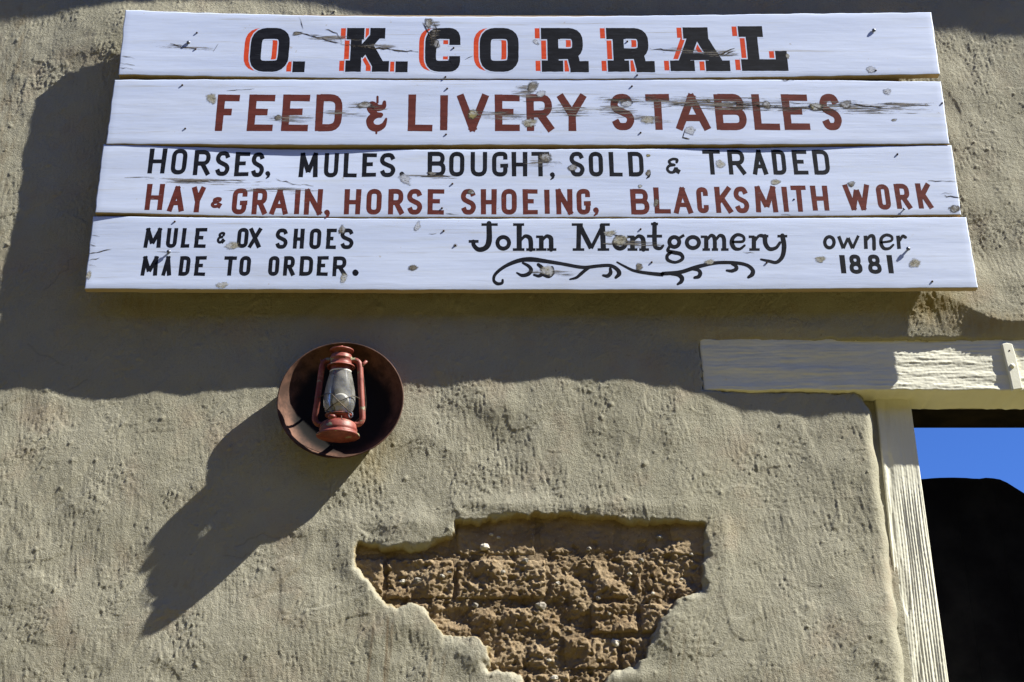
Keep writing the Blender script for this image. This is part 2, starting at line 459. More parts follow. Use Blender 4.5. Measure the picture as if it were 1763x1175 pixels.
f7 = N(.0045, .006, 7, hp=.8); H += (.00017+.00010*patch)*f7 + .00036*(.15+patch)*np.maximum(f7-.8, 0)
H += .0006*N(.06, .09, 17, -.5)
H += .00016*N(.018, .05, 18, -.35)
H += .00024*N(.0055, .05, 8, .12)*(.4+.9*smooth(-.6,1,N(.2,.2,9)))        # trowel drag, near vertical
H += .00026*N(.006, .06, 10, -.55)*smooth(.0, 1.3, N(.22,.25,11))
H += .00012*N(.05, .006, 12)*smooth(.3, 1.4, N(.2,.15,13))
for s, l, th, am in ((21,.008,1.7,.0013),(22,.011,1.9,.0016),(23,.006,1.6,.0010),(24,.018,2.3,.0014)):     # crumbs and lumps stuck in the plaster
    b = N(l, l*1.15, s); H += 1.15*am*np.clip((b-th-.35)/1.0, 0, 1.2)*(.25+.9*patch)*(.3+1.3*smooth(.2, 1.6, N(.10, .12, s+70)))
b = N(.008, .009, 31); H -= .0012*np.clip((b-2.3), 0, 1.0)                 # pits
# creases left where trowel passes overlap
for sd_, la, lb, an_ in ((81,.10,.22,-.5),(82,.14,.20,.35),(83,.07,.16,-.9)):
    cz = N(la, lb, sd_, an_); H += .00075*np.exp(-(cz/.07)**2)*smooth(.1, 1.3, N(.15,.15,sd_+5)) + .0007*np.tanh(cz/.09)*smooth(.3, 1.4, N(.2,.2,sd_+9))
# long scratches
rs = np.random.RandomState(5)
def pebbled(count, r0, r1, h0, h1, seed):
    # single crumbs of grit standing out of the plaster, each casting its own streak
    global H
    q = np.random.RandomState(seed)
    for _ in range(count):
        i, j = q.randint(4, nx-5), q.randint(4, nz-5)
        if q.rand() > .25+.9*patch[i, j]: continue
        rr = q.uniform(r0, r1); w_ = max(2, int(rr*2.2/DX)); hh = q.uniform(h0, h1)
        a, b_, c, d_ = max(i-w_, 0), min(i+w_+1, nx), max(j-w_, 0), min(j+w_+1, nz)
        ii, jj = np.meshgrid(np.arange(a, b_), np.arange(c, d_), indexing='ij')
        t = q.uniform(0, 3.1); e = q.uniform(.6, 1)
        xx = ((ii-i)*cos(t)+(jj-j)*sin(t))*DX/rr; zz = (-(ii-i)*sin(t)+(jj-j)*cos(t))*DX/(rr*e)
        H[a:b_, c:d_] += hh*np.exp(-(xx*xx+zz*zz)**1.3)
pebbled(4600, .003, .0055, .0008, .0019, 91)
pebbled(750, .0055, .011, .0012, .0028, 92)
pebbled(500, .003, .006, -.0012, -.0006, 93)
stain = np.zeros((nx, nz)); crackm = np.zeros((nx, nz)); ochre = np.zeros((nx, nz))
def line_mask(pts, w):
    """soft line through survey points, width w px"""
    us = [p[0] for p in pts]; vs = [p[1] for p in pts]
    m = max(w*4, 8)
    i = np.where((U_.max(1) > min(us)-m) & (U_.min(1) < max(us)+m))[0]; j = np.where((V_[0] > min(vs)-m) & (V_[0] < max(vs)+m))[0]
    out = np.zeros((nx, nz))
    if len(i) == 0 or len(j) == 0: return out
    sl = (slice(i[0], i[-1]+1), slice(j[0], j[-1]+1))
    uu, vv = U_[sl], V_[sl]; d = np.full(uu.shape, 1e9)
    for a, b in zip(pts[:-1], pts[1:]):
        ex, ez = b[0]-a[0], b[1]-a[1]
        t = np.clip(((uu-a[0])*ex+(vv-a[1])*ez)/(ex*ex+ez*ez+1e-9), 0, 1)
        d = np.minimum(d, np.hypot(uu-a[0]-t*ex, vv-a[1]-t*ez))
    out[sl] = np.exp(-(d/w)**2); return out
def wiggle(a, b, n, amp):
    r = [(a[0]+(b[0]-a[0])*k/n + rs.uniform(-amp, amp)*(0 < k < n), a[1]+(b[1]-a[1])*k/n + rs.uniform(-amp, amp)*(0 < k < n)) for k in range(n+1)]
    return r
for k in range(150):
    u, v = rs.uniform(0, 1480), rs.uniform(680, 1175)
    L = rs.uniform(12, 75); an = rs.choice([1.5, 1.15, .9], p=[.55,.25,.2])+rs.normal(0, .12)
    mk = line_mask(wiggle((u, v), (u+L*cos(an), v+L*sin(an)), 3, 1.2), 1.5)
    H += rs.choice([-1, 1])*rs.uniform(.0002, .0006)*mk
CR = [wiggle((48,592),(70,612),3,3)+wiggle((70,612),(110,628),4,4), wiggle((75,500),(95,485),3,3)+wiggle((95,485),(128,445),5,5), wiggle((115,672),(150,652),5,3),
      wiggle((560,868),(572,820),5,4), wiggle((500,920),(440,925),4,6), wiggle((440,925),(405,940),3,4), wiggle((0,858),(38,885),4,4), wiggle((38,885),(40,905),3,3),
      wiggle((120,1080),(102,1175),6,4), wiggle((30,985),(90,1040),5,6), wiggle((1390,840),(1500,905),6,5), wiggle((1310,990),(1420,1010),6,4), wiggle((385,955),(480,960),7,6),
      wiggle((1640,235),(1760,240),7,3), wiggle((640,840),(652,885),4,5), wiggle((490,1070),(600,1130),8,8), wiggle((230,745),(300,742),5,2)]
for c in CR:
    mk = line_mask(c, 1.1); H -= .0006*mk; crackm = np.maximum(crackm, .30*mk)
# drips below the broken plaster and a long rusty run at upper left
for u0, v0, v1, a in ((643,1072,1180,.6),(668,1060,1180,.75),(677,1068,1180,.5),(744,1112,1180,.45),(768,1120,1180,.4),(1157,1100,1180,.35),(1180,1090,1180,.3),(1205,1085,1175,.25)):
    stain = np.maximum(stain, a*line_mask(wiggle((u0, v0), (u0-9+rs.uniform(-3,3), v1), 5, 1.2), 2.2)*smooth(v0-6, v0+14, V_))
sn = N(.012, .05, 41)
stain = np.maximum(stain, .38*line_mask(wiggle((40,20),(14,250),6,5), 13)*smooth(-.6, 1.2, sn))
stain = np.maximum(stain, .30*line_mask(wiggle((8,100),(4,400),6,5), 10)*smooth(-.6, 1.2, sn))
for u, v, r in ((230,960,26),(105,1100,30),(1130,735,22),(1150,760,16),(660,700,22),(1020,725,18),(560,1160,30),(310,1010,18)):
    stain = np.maximum(stain, .22*np.exp(-((U_-u)/r)**2-((V_-v)/(r*.6))**2)*smooth(-.3, 1, N(.015, .015, 42+int(r))))
for u, v, su, sv, a in ((1600,530,60,28,.75),(1700,560,80,18,.6),(640,800,26,40,.45),(665,770,30,30,.4),(1250,580,60,12,.4),(230,520,70,16,.5),(640,508,460,9,.55),(1215,560,40,25,.35),(1240,905,50,15,.25)):
    ochre = np.maximum(ochre, a*np.exp(-((U_-u)/su)**2-((V_-v)/sv)**2)*(.55+.45*smooth(-1, 1, sn)))
# broken patch
hp_ = [(P(u, v)[0], P(u, v)[2]) for u, v in HOLE]
sd = poly_sdf(GX, GZ, hp_) + .0022*N(.025, .025, 51) + .0009*N(.009, .009, 52)
R = .019 + .011*N(.08, .08, 53)
R = np.clip(R, .006, .031)*(1-.45*smooth(960, 900, V_))
q = np.clip(R-sd, 0, R*.999)
roll = R - np.sqrt(np.maximum(R*R-q*q, 0))
H = H - roll*1.15
H = np.where(sd < 0, H-np.minimum(.004-sd*8, .05), H)
ochre = np.maximum(ochre, .9*smooth(.006, -.002, sd))
# edge by the door post
xe = XE_T + (XE_B-XE_T)*(ZE_T-GZ)/(ZE_T-ZE_B) + .002*N(.1, .08, 54)
cnr = .035*np.exp(-((GZ-ZE_T)/.03)**2)
dd = np.where(GZ < LIN_ZB+.012, xe-cnr*.5-GX, 1.0)
RD = .042
q = np.clip(RD-dd, 0, RD*.999)
H = H - 1.5*(RD-np.sqrt(RD*RD-q*q))
# lintel bed
dl = np.maximum(np.maximum(LIN_X0-GX, GZ-LIN_ZT), LIN_ZB-GZ) + .0016*N(.03, .02, 55)
side = smooth(1400, 1560, U_)
RL = np.where(GZ > LIN_ZT-.01, .008, .008)
q = np.clip(RL-dl, 0, RL*.999)
H = H - (RL-np.sqrt(np.maximum(RL*RL-q*q, 0)))*np.where(dl > -.05, 1, 1)
H = np.where((dl < -.003), -.06, H)
core = (dl < -.012) | ((GX > xe+.02) & (GZ < LIN_ZB+.01))
keep = ~(core[:-1,:-1] & core[1:,1:])
keep &= ~((sd[:-1,:-1] < -.03))
verts = np.stack([GX, -H, GZ], -1).reshape(-1, 3)
used = grid_quads(nx, nz, keep)
uq, inv = np.unique(used, return_inverse=True)
mesh_np('plaster', verts[uq], inv.reshape(-1, 4), M['plaster'], wall, True,
        dict(stain=stain.ravel()[uq], crack=crackm.ravel()[uq], ochre=ochre.ravel()[uq]))
# the rest of the wall: round the finely modelled face, its thickness, and the far side of the gateway
XR = 4.1; ZTOP = 6.2
w = MB()
w.box(-9, X0+.002, .004, .30, 0, ZTOP)
w.box(X0+.002, .62, .068, .30, 0, ZTOP); w.box(.62, XE_T+.01, .085, .30, 0, LIN_ZB-.002)
w.box(.62, XR, .065, .30, LIN_ZT+.01, ZTOP)
w.box(X0, XE_T-.03, .004, .068, 0, Z0+.002)
w.box(X0, X1, .004, .065, Z1-.002, ZTOP)
w.box(X1-.002, XR, .004, .065, LIN_ZT+.002, ZTOP)
w.box(XR-.3, 12, .0, .30, 0, ZTOP+.002)
wc = w.build('wall_mass', M['plaster'], wall, False)

# bare adobe bricks in the patch
def adobe_h(x, z, nzs):
    return 0
bx0, bx1, bz0, bz1 = P(590,1000)[0], P(1240,1000)[0], P(0,1240)[2], P(0,865)[2]
BD = .0025
ax = np.arange(bx0, bx1, BD); az = np.arange(bz0, bz1, BD)
an, am_ = len(ax), len(az)
AX, AZ = np.meshgrid(ax, az, indexing='ij')
A = lambda lx, lz, s, a=0.: fnoise(an, am_, BD, BD, lx, lz, s, a)
AV = Vof(AZ, -.03); AU = AX*(FPX*CT-(587.5-AV)*ST)/(CAM_D+.03)+881.5
crumb = smooth(925, 985, AV+25*A(.05,.05,60))            # crumbly below the first, smoother course
rough = .0038*A(.07,.05,61)*(.25+.75*crumb) + .0008*A(.02,.018,62)*(.45+.55*crumb) + .0012*A(.010,.009,63)*(.35+.75*crumb) + .0008*A(.0055,.005,64)*(.5+.7*crumb)
rg = np.abs(A(.03,.028,65)); rough += .0009*np.exp(-(rg/.25)**2)*crumb*smooth(-.8,.8,A(.06,.06,66))     # ridges left by weathering
lump = A(.014,.013,67); rough += .0028*np.clip(lump-1.2, 0, 1.4)*(.3+.8*crumb)
pit = A(.022,.020,68); rough -= .0048*np.clip(pit-1.1, 0, 1.3)*(.3+crumb)
BASE = -.022
courses = [(862,958,[600,661,783,925,1062,1150,1240]), (964,1033,[590,664,784,943,1018,1108,1240]), (1039,1092,[600,742,858,1014,1100,1190,1240]),
           (1098,1154,[700,800,906,968,1068,1160]), (1160,1232,[840,905,985,1070])]
offs = random.Random(4)
def samp(F, x, z):
    fi = np.clip((x-bx0)/BD, 0, an-1.001); fj = np.clip((z-bz0)/BD, 0, am_-1.001)
    i = fi.astype(int); j = fj.astype(int); a = fi-i; b = fj-j
    return F[i,j]*(1-a)*(1-b)+F[i+1,j]*a*(1-b)+F[i,j+1]*(1-a)*b+F[i+1,j+1]*a*b
for (va, vb, us) in courses:
    zt, zb = P(0, va, -.03)[2], P(0, vb, -.03)[2]
    for ua, ub in zip(us[:-1], us[1:]):
        vm = (va+vb)/2
        xa = P(ua, vm, -.03)[0]+.003; xb = P(ub, vm, -.03)[0]-.003
        m, k = max(int((xb-xa)/.0026), 6), max(int((zt-zb)/.0026), 6)
        gxx, gzz = np.meshgrid(np.linspace(xa, xb, m), np.linspace(zb, zt, k), indexing='ij')
        off = offs.uniform(-.006, .005)
        h = samp(rough, gxx, gzz)
        ed = np.minimum(np.minimum(gxx-xa, xb-gxx), np.minimum(gzz-zb, zt-gzz)) + .0022*samp(lump, gxx, gzz)*.8
        h = BASE + off + h - .014*np.exp(-np.clip(ed, 0, 1)/.0028)
        brd = (np.arange(m)[:,None] == 0) | (np.arange(m)[:,None] == m-1) | (np.arange(k)[None,:] == 0) | (np.arange(k)[None,:] == k-1)
        h = np.where(brd, -.075, h)
        wob = .0015*samp(pit, gxx, gzz)
        mesh_np('adobe_brick', np.stack([gxx+wob*(~brd), -h, gzz], -1).reshape(-1,3), grid_quads(m, k), M['adobe'], wall)
hm = BASE-.0055 + .8*rough
mesh_np('mud_mortar', np.stack([AX, -hm, AZ], -1).reshape(-1,3), grid_quads(an, am_), M['mortar'], wall)
PEB = [(834,943,7,'pebble'),(693,1001,5,'pebble'),(719,1000,7,'grey_pebble'),(762,993,5,'pebble'),(773,986,4,'pebble'),(1060,1106,8,'pebble'),(955,1168,6,'pebble'),(1136,925,5,'grey_pebble'),
       (945,1138,4,'pebble'),(1084,989,4,'pebble'),(846,921,3,'pebble'),(858,926,3,'pebble'),(960,1005,4,'pebble'),(1174,996,3,'pebble'),(1014,945,4,'grey_pebble'),(865,986,4,'grey_pebble'),
       (905,966,5,'grey_pebble'),(1104,965,4,'grey_pebble'),(1030,1030,4,'grey_pebble'),(1124,1023,3,'pebble'),(1048,1058,4,'grey_pebble'),(818,1042,5,'grey_pebble'),(930,1043,8,'grey_pebble'),(1190,955,3,'grey_pebble')]
for i, (u, v, r, mt) in enumerate(PEB):
    c = P(u, v, BASE); hh = float(samp(rough, np.array([c[0]]), np.array([c[2]]))[0])
    b = MB(); rr = r/600.
    b.ball((c[0], -(BASE+hh)-.0005, c[2]), rr, 8, 5, (1.15, .8, .85), .45, i)
    b.build('pebble', M[mt], wall, False)

# ================================================================== DOORWAY TIMBERS
frame = empty('door_frame', (LIN_X0+.6, 0.03, 0))
tag(frame, 'cream painted timber doorway frame with rough heavy lintel at the right', 'door frame')
def timber(name, x0, x1, z0, z1, d, depth, along, seed, mat, parent, amp=.0007, xr_fine=None, taper=None):
    """a rough-sawn timber: front face is a fine relief, the rest plain"""
    res = .0025
    if along == 'x':
        xs = np.concatenate([np.arange(x0, min(x1, xr_fine or x1), res), np.linspace(xr_fine, x1, 20)[1:]]) if xr_fine else np.arange(x0, x1, res)
        zs = np.arange(z0, z1, res)
    else:
        xs = np.arange(x0, x1, res*.72); zs = np.arange(z0, z1, res)
    m, k = len(xs), len(zs); XX, ZZ = np.meshgrid(xs, zs, indexing='ij')
    if along == 'x':
        n1 = fnoise(m, k, res, res, .11, .0055, seed, .015); n2 = fnoise(m, k, res, res, .05, .010, seed+1, -.03); n3 = fnoise(m, k, res, res, .3, .03, seed+2); n4 = fnoise(m, k, res, res, .008, .006, seed+3)
        msk = smooth(-.9, .9, n3)
        h = amp*(.42*n1+.22*n2)*(.5+.8*msk) + .0008*n3 + .00014*n4 + .00022*fnoise(m, k, res, res, .03, .005, seed+9) - amp*1.6*np.clip(n2*.4+n1*.7-1.4, 0, 1)
        ex = np.minimum(XX-x0, .05); e = np.minimum(np.minimum(ZZ-z0, z1-ZZ), ex)
        edge = .006
        wav = .0011*fnoise(m, k, res, res, .12, .5, seed+5) + .0008*fnoise(m, k, res, res, .02, .5, seed+6)
    else:
        n2 = fnoise(m, k, res*.72, res, .012, .30, seed+1, 0.0); n3 = fnoise(m, k, res*.72, res, .05, .3, seed+2); n4 = fnoise(m, k, res*.72, res, .006, .010, seed+3)
        ph = (XX-x0)*2*pi/.0072 + .9*n3 + .6*n2
        top = smooth(z1-.23, z1-.33, ZZ)
        h = amp*(.75*np.sin(ph))*(.25+.75*top)*(.4+.6*smooth(x0+.02, x0+.05, XX)) + amp*.35*n2 + .0006*n3 + .00010*n4
        knob = smooth(.035, .0, np.abs(XX-x0-.018-.012*n3))*smooth(-.2,1.2,fnoise(m,k,res*.72,res,.02,.12,seed+7))
        h -= .0022*knob
        e = np.minimum(np.minimum(XX-x0, x1-XX), .05)
        edge = .004
        wav = 0*XX
    q = np.clip(edge-e, 0, edge)
    h = h - (edge-np.sqrt(np.maximum(edge*edge-q*q, 0)))
    Zs = ZZ + (wav*np.clip(1-e/.02, 0, 1)*np.where(ZZ > (z0+z1)/2, 1, -1) if along == 'x' else 0)
    Xs = XX.copy()
    if taper: Xs = XX + taper(XX, ZZ)
    F = np.stack([Xs, -(d+h), Zs], -1)
    B = F.copy(); B[..., 1] = -(d-depth)
    vs = np.concatenate([F.reshape(-1,3), B.reshape(-1,3)]); n0 = m*k
    fq = [grid_quads(m, k)]
    bi = np.arange(k-1); t = np.arange(m-1)
    def strip(a): 
        a = np.asarray(a); return np.stack([a[:-1], a[1:], a[1:]+n0, a[:-1]+n0], -1)
    idx = np.arange(m*k).reshape(m, k)
    fq += [strip(idx[0, :])[:, ::1], strip(idx[-1, ::-1]), strip(idx[::-1, 0]), strip(idx[:, -1])]
    a = idx[0,0]; fq.append(np.array([[idx[0,0]+n0, idx[0,-1]+n0, idx[-1,-1]+n0, idx[-1,0]+n0]]))
    return mesh_np(name, vs, np.concatenate(fq), mat, parent, True)
lintel = timber('lintel', LIN_X0, 4.0, LIN_ZB, LIN_ZT+.006, LD0, .13, 'x', 100, M['cream'], frame, .0009, 1.75,
                taper=lambda X, Z: (LIN_ZT-Z)*.02*np.clip(1-(X-LIN_X0)/.1, 0, 1))
JX0 = P(1508, 700, -.072)[0]; JX1 = P(1569, 700, -.072)[0]
timber('jamb', JX0, JX1, 0.02, LIN_ZB+.002, -.072, .15, 'z', 200, M['cream'], frame, .0011,
       taper=lambda X, Z: -np.clip((LIN_ZB-.1-Z)/.7, 0, 1)*.014*(JX1-X)/(JX1-JX0))
b = MB(); b.box(XR-.42, XR-.32, .072, .22, 0.02, LIN_ZB-.002); b.build('jamb', M['cream'], frame, False, .004)
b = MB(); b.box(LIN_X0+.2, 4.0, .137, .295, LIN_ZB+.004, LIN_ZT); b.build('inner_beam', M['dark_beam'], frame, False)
# strap and its bolt on the lintel
def slab(pts, d0, d1):
    """plate with outline in survey px between depths"""
    n = len(pts); vs = [P(u, v, d1) for u, v in pts]+[(P(u, v, d1)[0], -d0, P(u, v, d1)[2]) for u, v in pts]
    return vs, [tuple(range(n))[::-1], tuple(range(n, 2*n))]+[(i, (i+1) % n, (i+1) % n+n, i+n) for i in range(n)]
b = MB(); b.add(*slab([(1725,592),(1733,590),(1743,592),(1749,612),(1755,640),(1761,669),(1744,672),(1738,645),(1730,615)], -.016, -.001))
b.build('strap', M['cream'], lintel, False, .0025)
c = P(1743, 630, 0); b = MB(); b.ball(c, .0070, 12, 8, (1,.6,1)); b.ball((c[0], c[1]+.003, c[2]), .010, 6, 4, (1,.4,1)); b.build('bolt', M['cream'], lintel)
c = P(1738, 604, -.001); b = MB(); b.ball(c, .0028, 8, 6, (1,.5,1)); b.build('nail', M['rustdot'], lintel)

# gate seen dark through the doorway
gate = empty('gate', (2.3, .22, 0))
tag(gate, 'black shaded gate with a humped swept top edge inside the doorway', 'gate')
GT = [(1540,828),(1590,825),(1612,823),(1640,822.5),(1662,823),(1683,825),(1700,822.5),(1720,825),(1738,833),(1752,843),(1763,849),(1790,868),(1830,890),(1880,905),(1960,912),(2100,915),(2400,915)]
gu = [P(u, v, -.24)[0] for u, v in GT]; gvz = [P(u, v, -.24)[2] for u, v in GT]
xs = np.arange(P(1510, 900, -.24)[0], 3.55, .12)
for a, bb in zip(xs[:-1], xs[1:]):
    tx = np.linspace(a, bb-.0006, 7); tz = np.interp(tx, gu, gvz)
    n = 7; b = MB()
    vs = [(x, .24, z) for x, z in zip(tx, tz)]+[(x, .24, .06) for x in tx]+[(x, .265, z) for x, z in zip(tx, tz)]+[(x, .265, .06) for x in tx]
    fs = []
    for i in range(6):
        fs += [(i, i+7, i+8, i+1), (i+14, i+15, i+22, i+21), (i, i+1, i+15, i+14), (i+7, i+21, i+22, i+8)]
    fs += [(0, 14, 21, 7), (6, 13, 27, 20)]
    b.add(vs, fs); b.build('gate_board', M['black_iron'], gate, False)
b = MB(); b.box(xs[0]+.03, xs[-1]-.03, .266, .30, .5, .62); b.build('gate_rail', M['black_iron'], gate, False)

# roof eave above the picture; only its shadow along the top of the wall is seen
eave = empty('roof_eave', (0, -.12, 5.4))
tag(eave, 'overhanging roof eave above the wall whose wavy shadow crosses the wall top', 'roof')
EP = [(-300,42),(0,41),(60,38),(110,36),(200,31),(300,28),(400,23),(500,19),(560,23),(620,34),(1500,40),(1600,50),(1650,52),(1672,60),(1700,66),(1763,70),(1900,74),(2400,80)]
ed = .25
exs = [P(u, v)[0]+ed*3.3 for u, v in EP]; ezs = [P(u, v)[2]+ed*3.5 for u, v in EP]
tx = np.linspace(-4, 6, 120); tz = np.interp(tx, exs, ezs)
b = MB(); n = len(tx)
vs = [(x, -ed, z) for x, z in zip(tx, tz)]+[(x, -ed, 5.95) for x in tx]+[(x, -ed+.05, z) for x, z in zip(tx, tz)]+[(x, -ed+.05, 5.95) for x in tx]
fs = []
for i in range(n-1):
    fs += [(i, i+1, i+1+n, i+n), (i+2*n, i+3*n, i+1+3*n, i+1+2*n), (i, i+2*n, i+1+2*n, i+1), (i+n, i+1+n, i+1+3*n, i+3*n)]
b.add(vs, fs); b.build('fascia_board', M['raw'], eave, False)
b = MB(); b.box(-4, 6, -ed-.04, .3, 5.95, 6.0); b.build('roof_deck', M['raw'], eave, False)
for k in range(9):
    b = MB(); b.box(-3.8+1.15*k, -3.72+1.15*k, -ed+.051, .02, 5.83, 5.949); b.build('rafter', M['raw'], eave, False)

# ================================================================== THE SIGN
S = .083
sign = empty('painted_sign', P(900, 260, S))
tag(sign, 'white wooden stables sign of four planks with black and red hand painted lettering', 'sign')
BO = [ # top polyline, bottom polyline
 ([(216,18),(350,22.5),(560,28),(700,29),(900,29.5),(1100,28),(1350,24.5),(1603,22)], [(204,129),(300,130.5),(400,132.5),(620,135.5),(900,137),(1100,136),(1350,133),(1618,128)]),
 ([(197,138),(400,137.8),(700,138),(1000,138),(1300,138),(1620,141)], [(183,248),(400,249.5),(620,250),(1100,250),(1400,249),(1634,248)]),
 ([(178,249.5),(230,250.5),(350,254),(500,257.5),(700,258.5),(1100,257),(1300,255),(1500,252.5),(1638,250.5)], [(163,366.5),(280,369),(400,372.5),(620,374.5),(1120,374.5),(1400,372.5),(1655,370)]),
 ([(161,373),(280,374),(400,375.5),(620,377),(900,377.5),(1200,377),(1663,374.5)], [(145,497.5),(500,499),(881,499.5),(1200,499),(1684,495.5)])]
def bdepth(i, u, t):
    """front face distance from the wall of plank i at survey column u, t=0 top .. 1 bottom"""
    u = np.asarray(u, float); t = np.asarray(t, float)
    if i == 0: return S + .0015 + .003*np.exp(-((u-200)/170)**2)*t + .004*np.exp(-((u-1620)/180)**2)*t + 0*u
    if i == 1: return S + .0005*t + .0008*np.exp(-((u-500)/260)**2)*t
    if i == 2: return S - .0015 - (1-t)**1.5*(.0085*np.exp(-((u-500)/170)**2)+.0062*np.exp(-((u-1310)/160)**2)) + .002*np.exp(-((u-160)/90)**2)*t
    return S - .0018 - .0085*np.exp(-((u-120)/75)**2)*(1-t)**1.2 + 0*u
def bz(i, u):
    T, Bm = BO[i]
    return np.interp(u, [p[0] for p in T], [p[1] for p in T]), np.interp(u, [p[0] for p in Bm], [p[1] for p in Bm])
def bplane(i, u, v, eps=0.0):
    """world points on the face of plank i"""
    u = np.asarray(u, float); v = np.asarray(v, float)
    vt, vb = bz(i, u); t = np.clip((v-vt)/(vb-vt), 0, 1)
    return Pn(u, v, bdepth(i, u, t)+eps)
planks = []
for i in range(4):
    T, Bm = BO[i]; NU, NVv = 260, 22; th = .021
    tt = np.linspace(0, 1, NVv); tt[1] = .010; tt[-2] = .990; tt = tt[None, :]
    ss = np.linspace(0, 1, NU); ss[1] = .0010; ss[-2] = .9990; ss = ss[:, None]
    rr = np.random.RandomState(60+i)
    jl = np.convolve(rr.uniform(-1, 1, NVv+4), [.3,.4,.3], 'same')[2:-2][None, :]*1.2
    uL = T[0][0] + (Bm[0][0]-T[0][0])*tt + jl; uR = T[-1][0] + (Bm[-1][0]-T[-1][0])*tt - jl*.6
    U = uL + (uR-uL)*ss
    vt, vb = bz(i, U); je = np.convolve(rr.uniform(-1, 1, NU+8), np.ones(5)/5, 'same')[4:-4][:, None]*1.0
    Vv = vt + (vb-vt)*tt + je*(np.abs(tt-.5)*2)**6
    D = bdepth(i, U, tt+0*U)
    e = np.minimum(tt*(vb-vt), (1-tt)*(vb-vt)); 
    ez = np.where((tt == 0) | (tt == 1), .0004, 0) + 0*U
    ez[0, :] = .0003; ez[-1, :] = .0003
    F = Pn(U, Vv, D-ez)
    B = F.copy(); B[..., 1] = -(D-th)
    m, k = NU, NVv; n0 = m*k; idx = np.arange(n0).reshape(m, k)
    strip = lambda a: np.stack([a[:-1], a[1:], a[1:]+n0, a[:-1]+n0], -1)
    # z runs downward with t, so flip the winding of the front face
    fr = grid_quads(m, k)[:, ::-1]
    oth = np.concatenate([strip(idx[0, ::-1]), strip(idx[-1, :]), strip(idx[:, 0]), strip(idx[::-1, -1]), np.array([[idx[0,0]+n0, idx[-1,0]+n0, idx[-1,-1]+n0, idx[0,-1]+n0]])])
    o = mesh_np('plank', np.concatenate([F.reshape(-1,3), B.reshape(-1,3)]), np.concatenate([fr, oth]), M['sign'], sign, True)
    o.data.materials.append(M['raw'])
    mi = np.zeros(len(o.data.polygons), np.int32); mi[len(fr):] = 1
    o.data.polygons.foreach_set('material_index', mi)
    sm = np.zeros(len(o.data.polygons), bool); sm[:len(fr)] = True; o.data.polygons.foreach_set('use_smooth', sm)
    planks.append(o)
planks[0]['label'] = 'top plank with tall slab lettering shaded in orange red'
planks[1]['label'] = 'second plank with dark red lettering and many weathered knots'
planks[2]['label'] = 'third plank with a black line above a dark red line'
planks[3]['label'] = 'bottom plank with owner name and scroll flourish'
for u in (318, 1530):
    a = P(u-14, 40, .05); z = P(u-14, 470, .05)
    b = MB(); b.box(a[0]-.012, a[0]+.03, -.057, .01, z[2], a[2]); b.build('batten', M['raw'], sign, False)

# ---- brush strokes
def resample(pts, step):
    pts = [np.array(p, float) for p in pts]; out = [pts[0]]
    for a, b in zip(pts[:-1], pts[1:]):
        L = np.linalg.norm(b-a); n = max(1, int(L/step))
        out += [a+(b-a)*k/n for k in range(1, n+1)]
    return out
def catmull(pts, n=7, closed=False):
    pts = [np.array(p, float) for p in pts]
    if closed: P4 = [pts[-1]]+pts+[pts[0], pts[1]]
    else: P4 = [2*pts[0]-pts[1]]+pts+[2*pts[-1]-pts[-2]]
    out = []
    for i in range(1, len(P4)-2):
        p0, p1, p2, p3 = P4[i-1:i+3]
        for k in range(n):
            t = k/n; out.append(.5*((2*p1)+(-p0+p2)*t+(2*p0-5*p1+4*p2-p3)*t*t+(-p0+3*p1-3*p2+p3)*t**3))
    out.append(P4[-2]); return out
def rounded(pts, r, closed=False, n=5):
    pts = [np.array(p, float) for p in pts]; m = len(pts); out = []
    rng_ = range(m) if closed else range(1, m-1)
    if not closed: out.append(pts[0])
    for i in rng_:
        a, b, c = pts[i-1], pts[i], pts[(i+1) % m]
        la, lc = np.linalg.norm(a-b), np.linalg.norm(c-b); rr = min(r, la*.5, lc*.5)
        p, q = b+(a-b)/la*rr, b+(c-b)/lc*rr
        for k in range(n+1):
            t = k/n; out.append((1-t)**2*p+2*t*(1-t)*b+t*t*q)
    if closed: out.append(out[0])
    else: out.append(pts[-1])
    return out
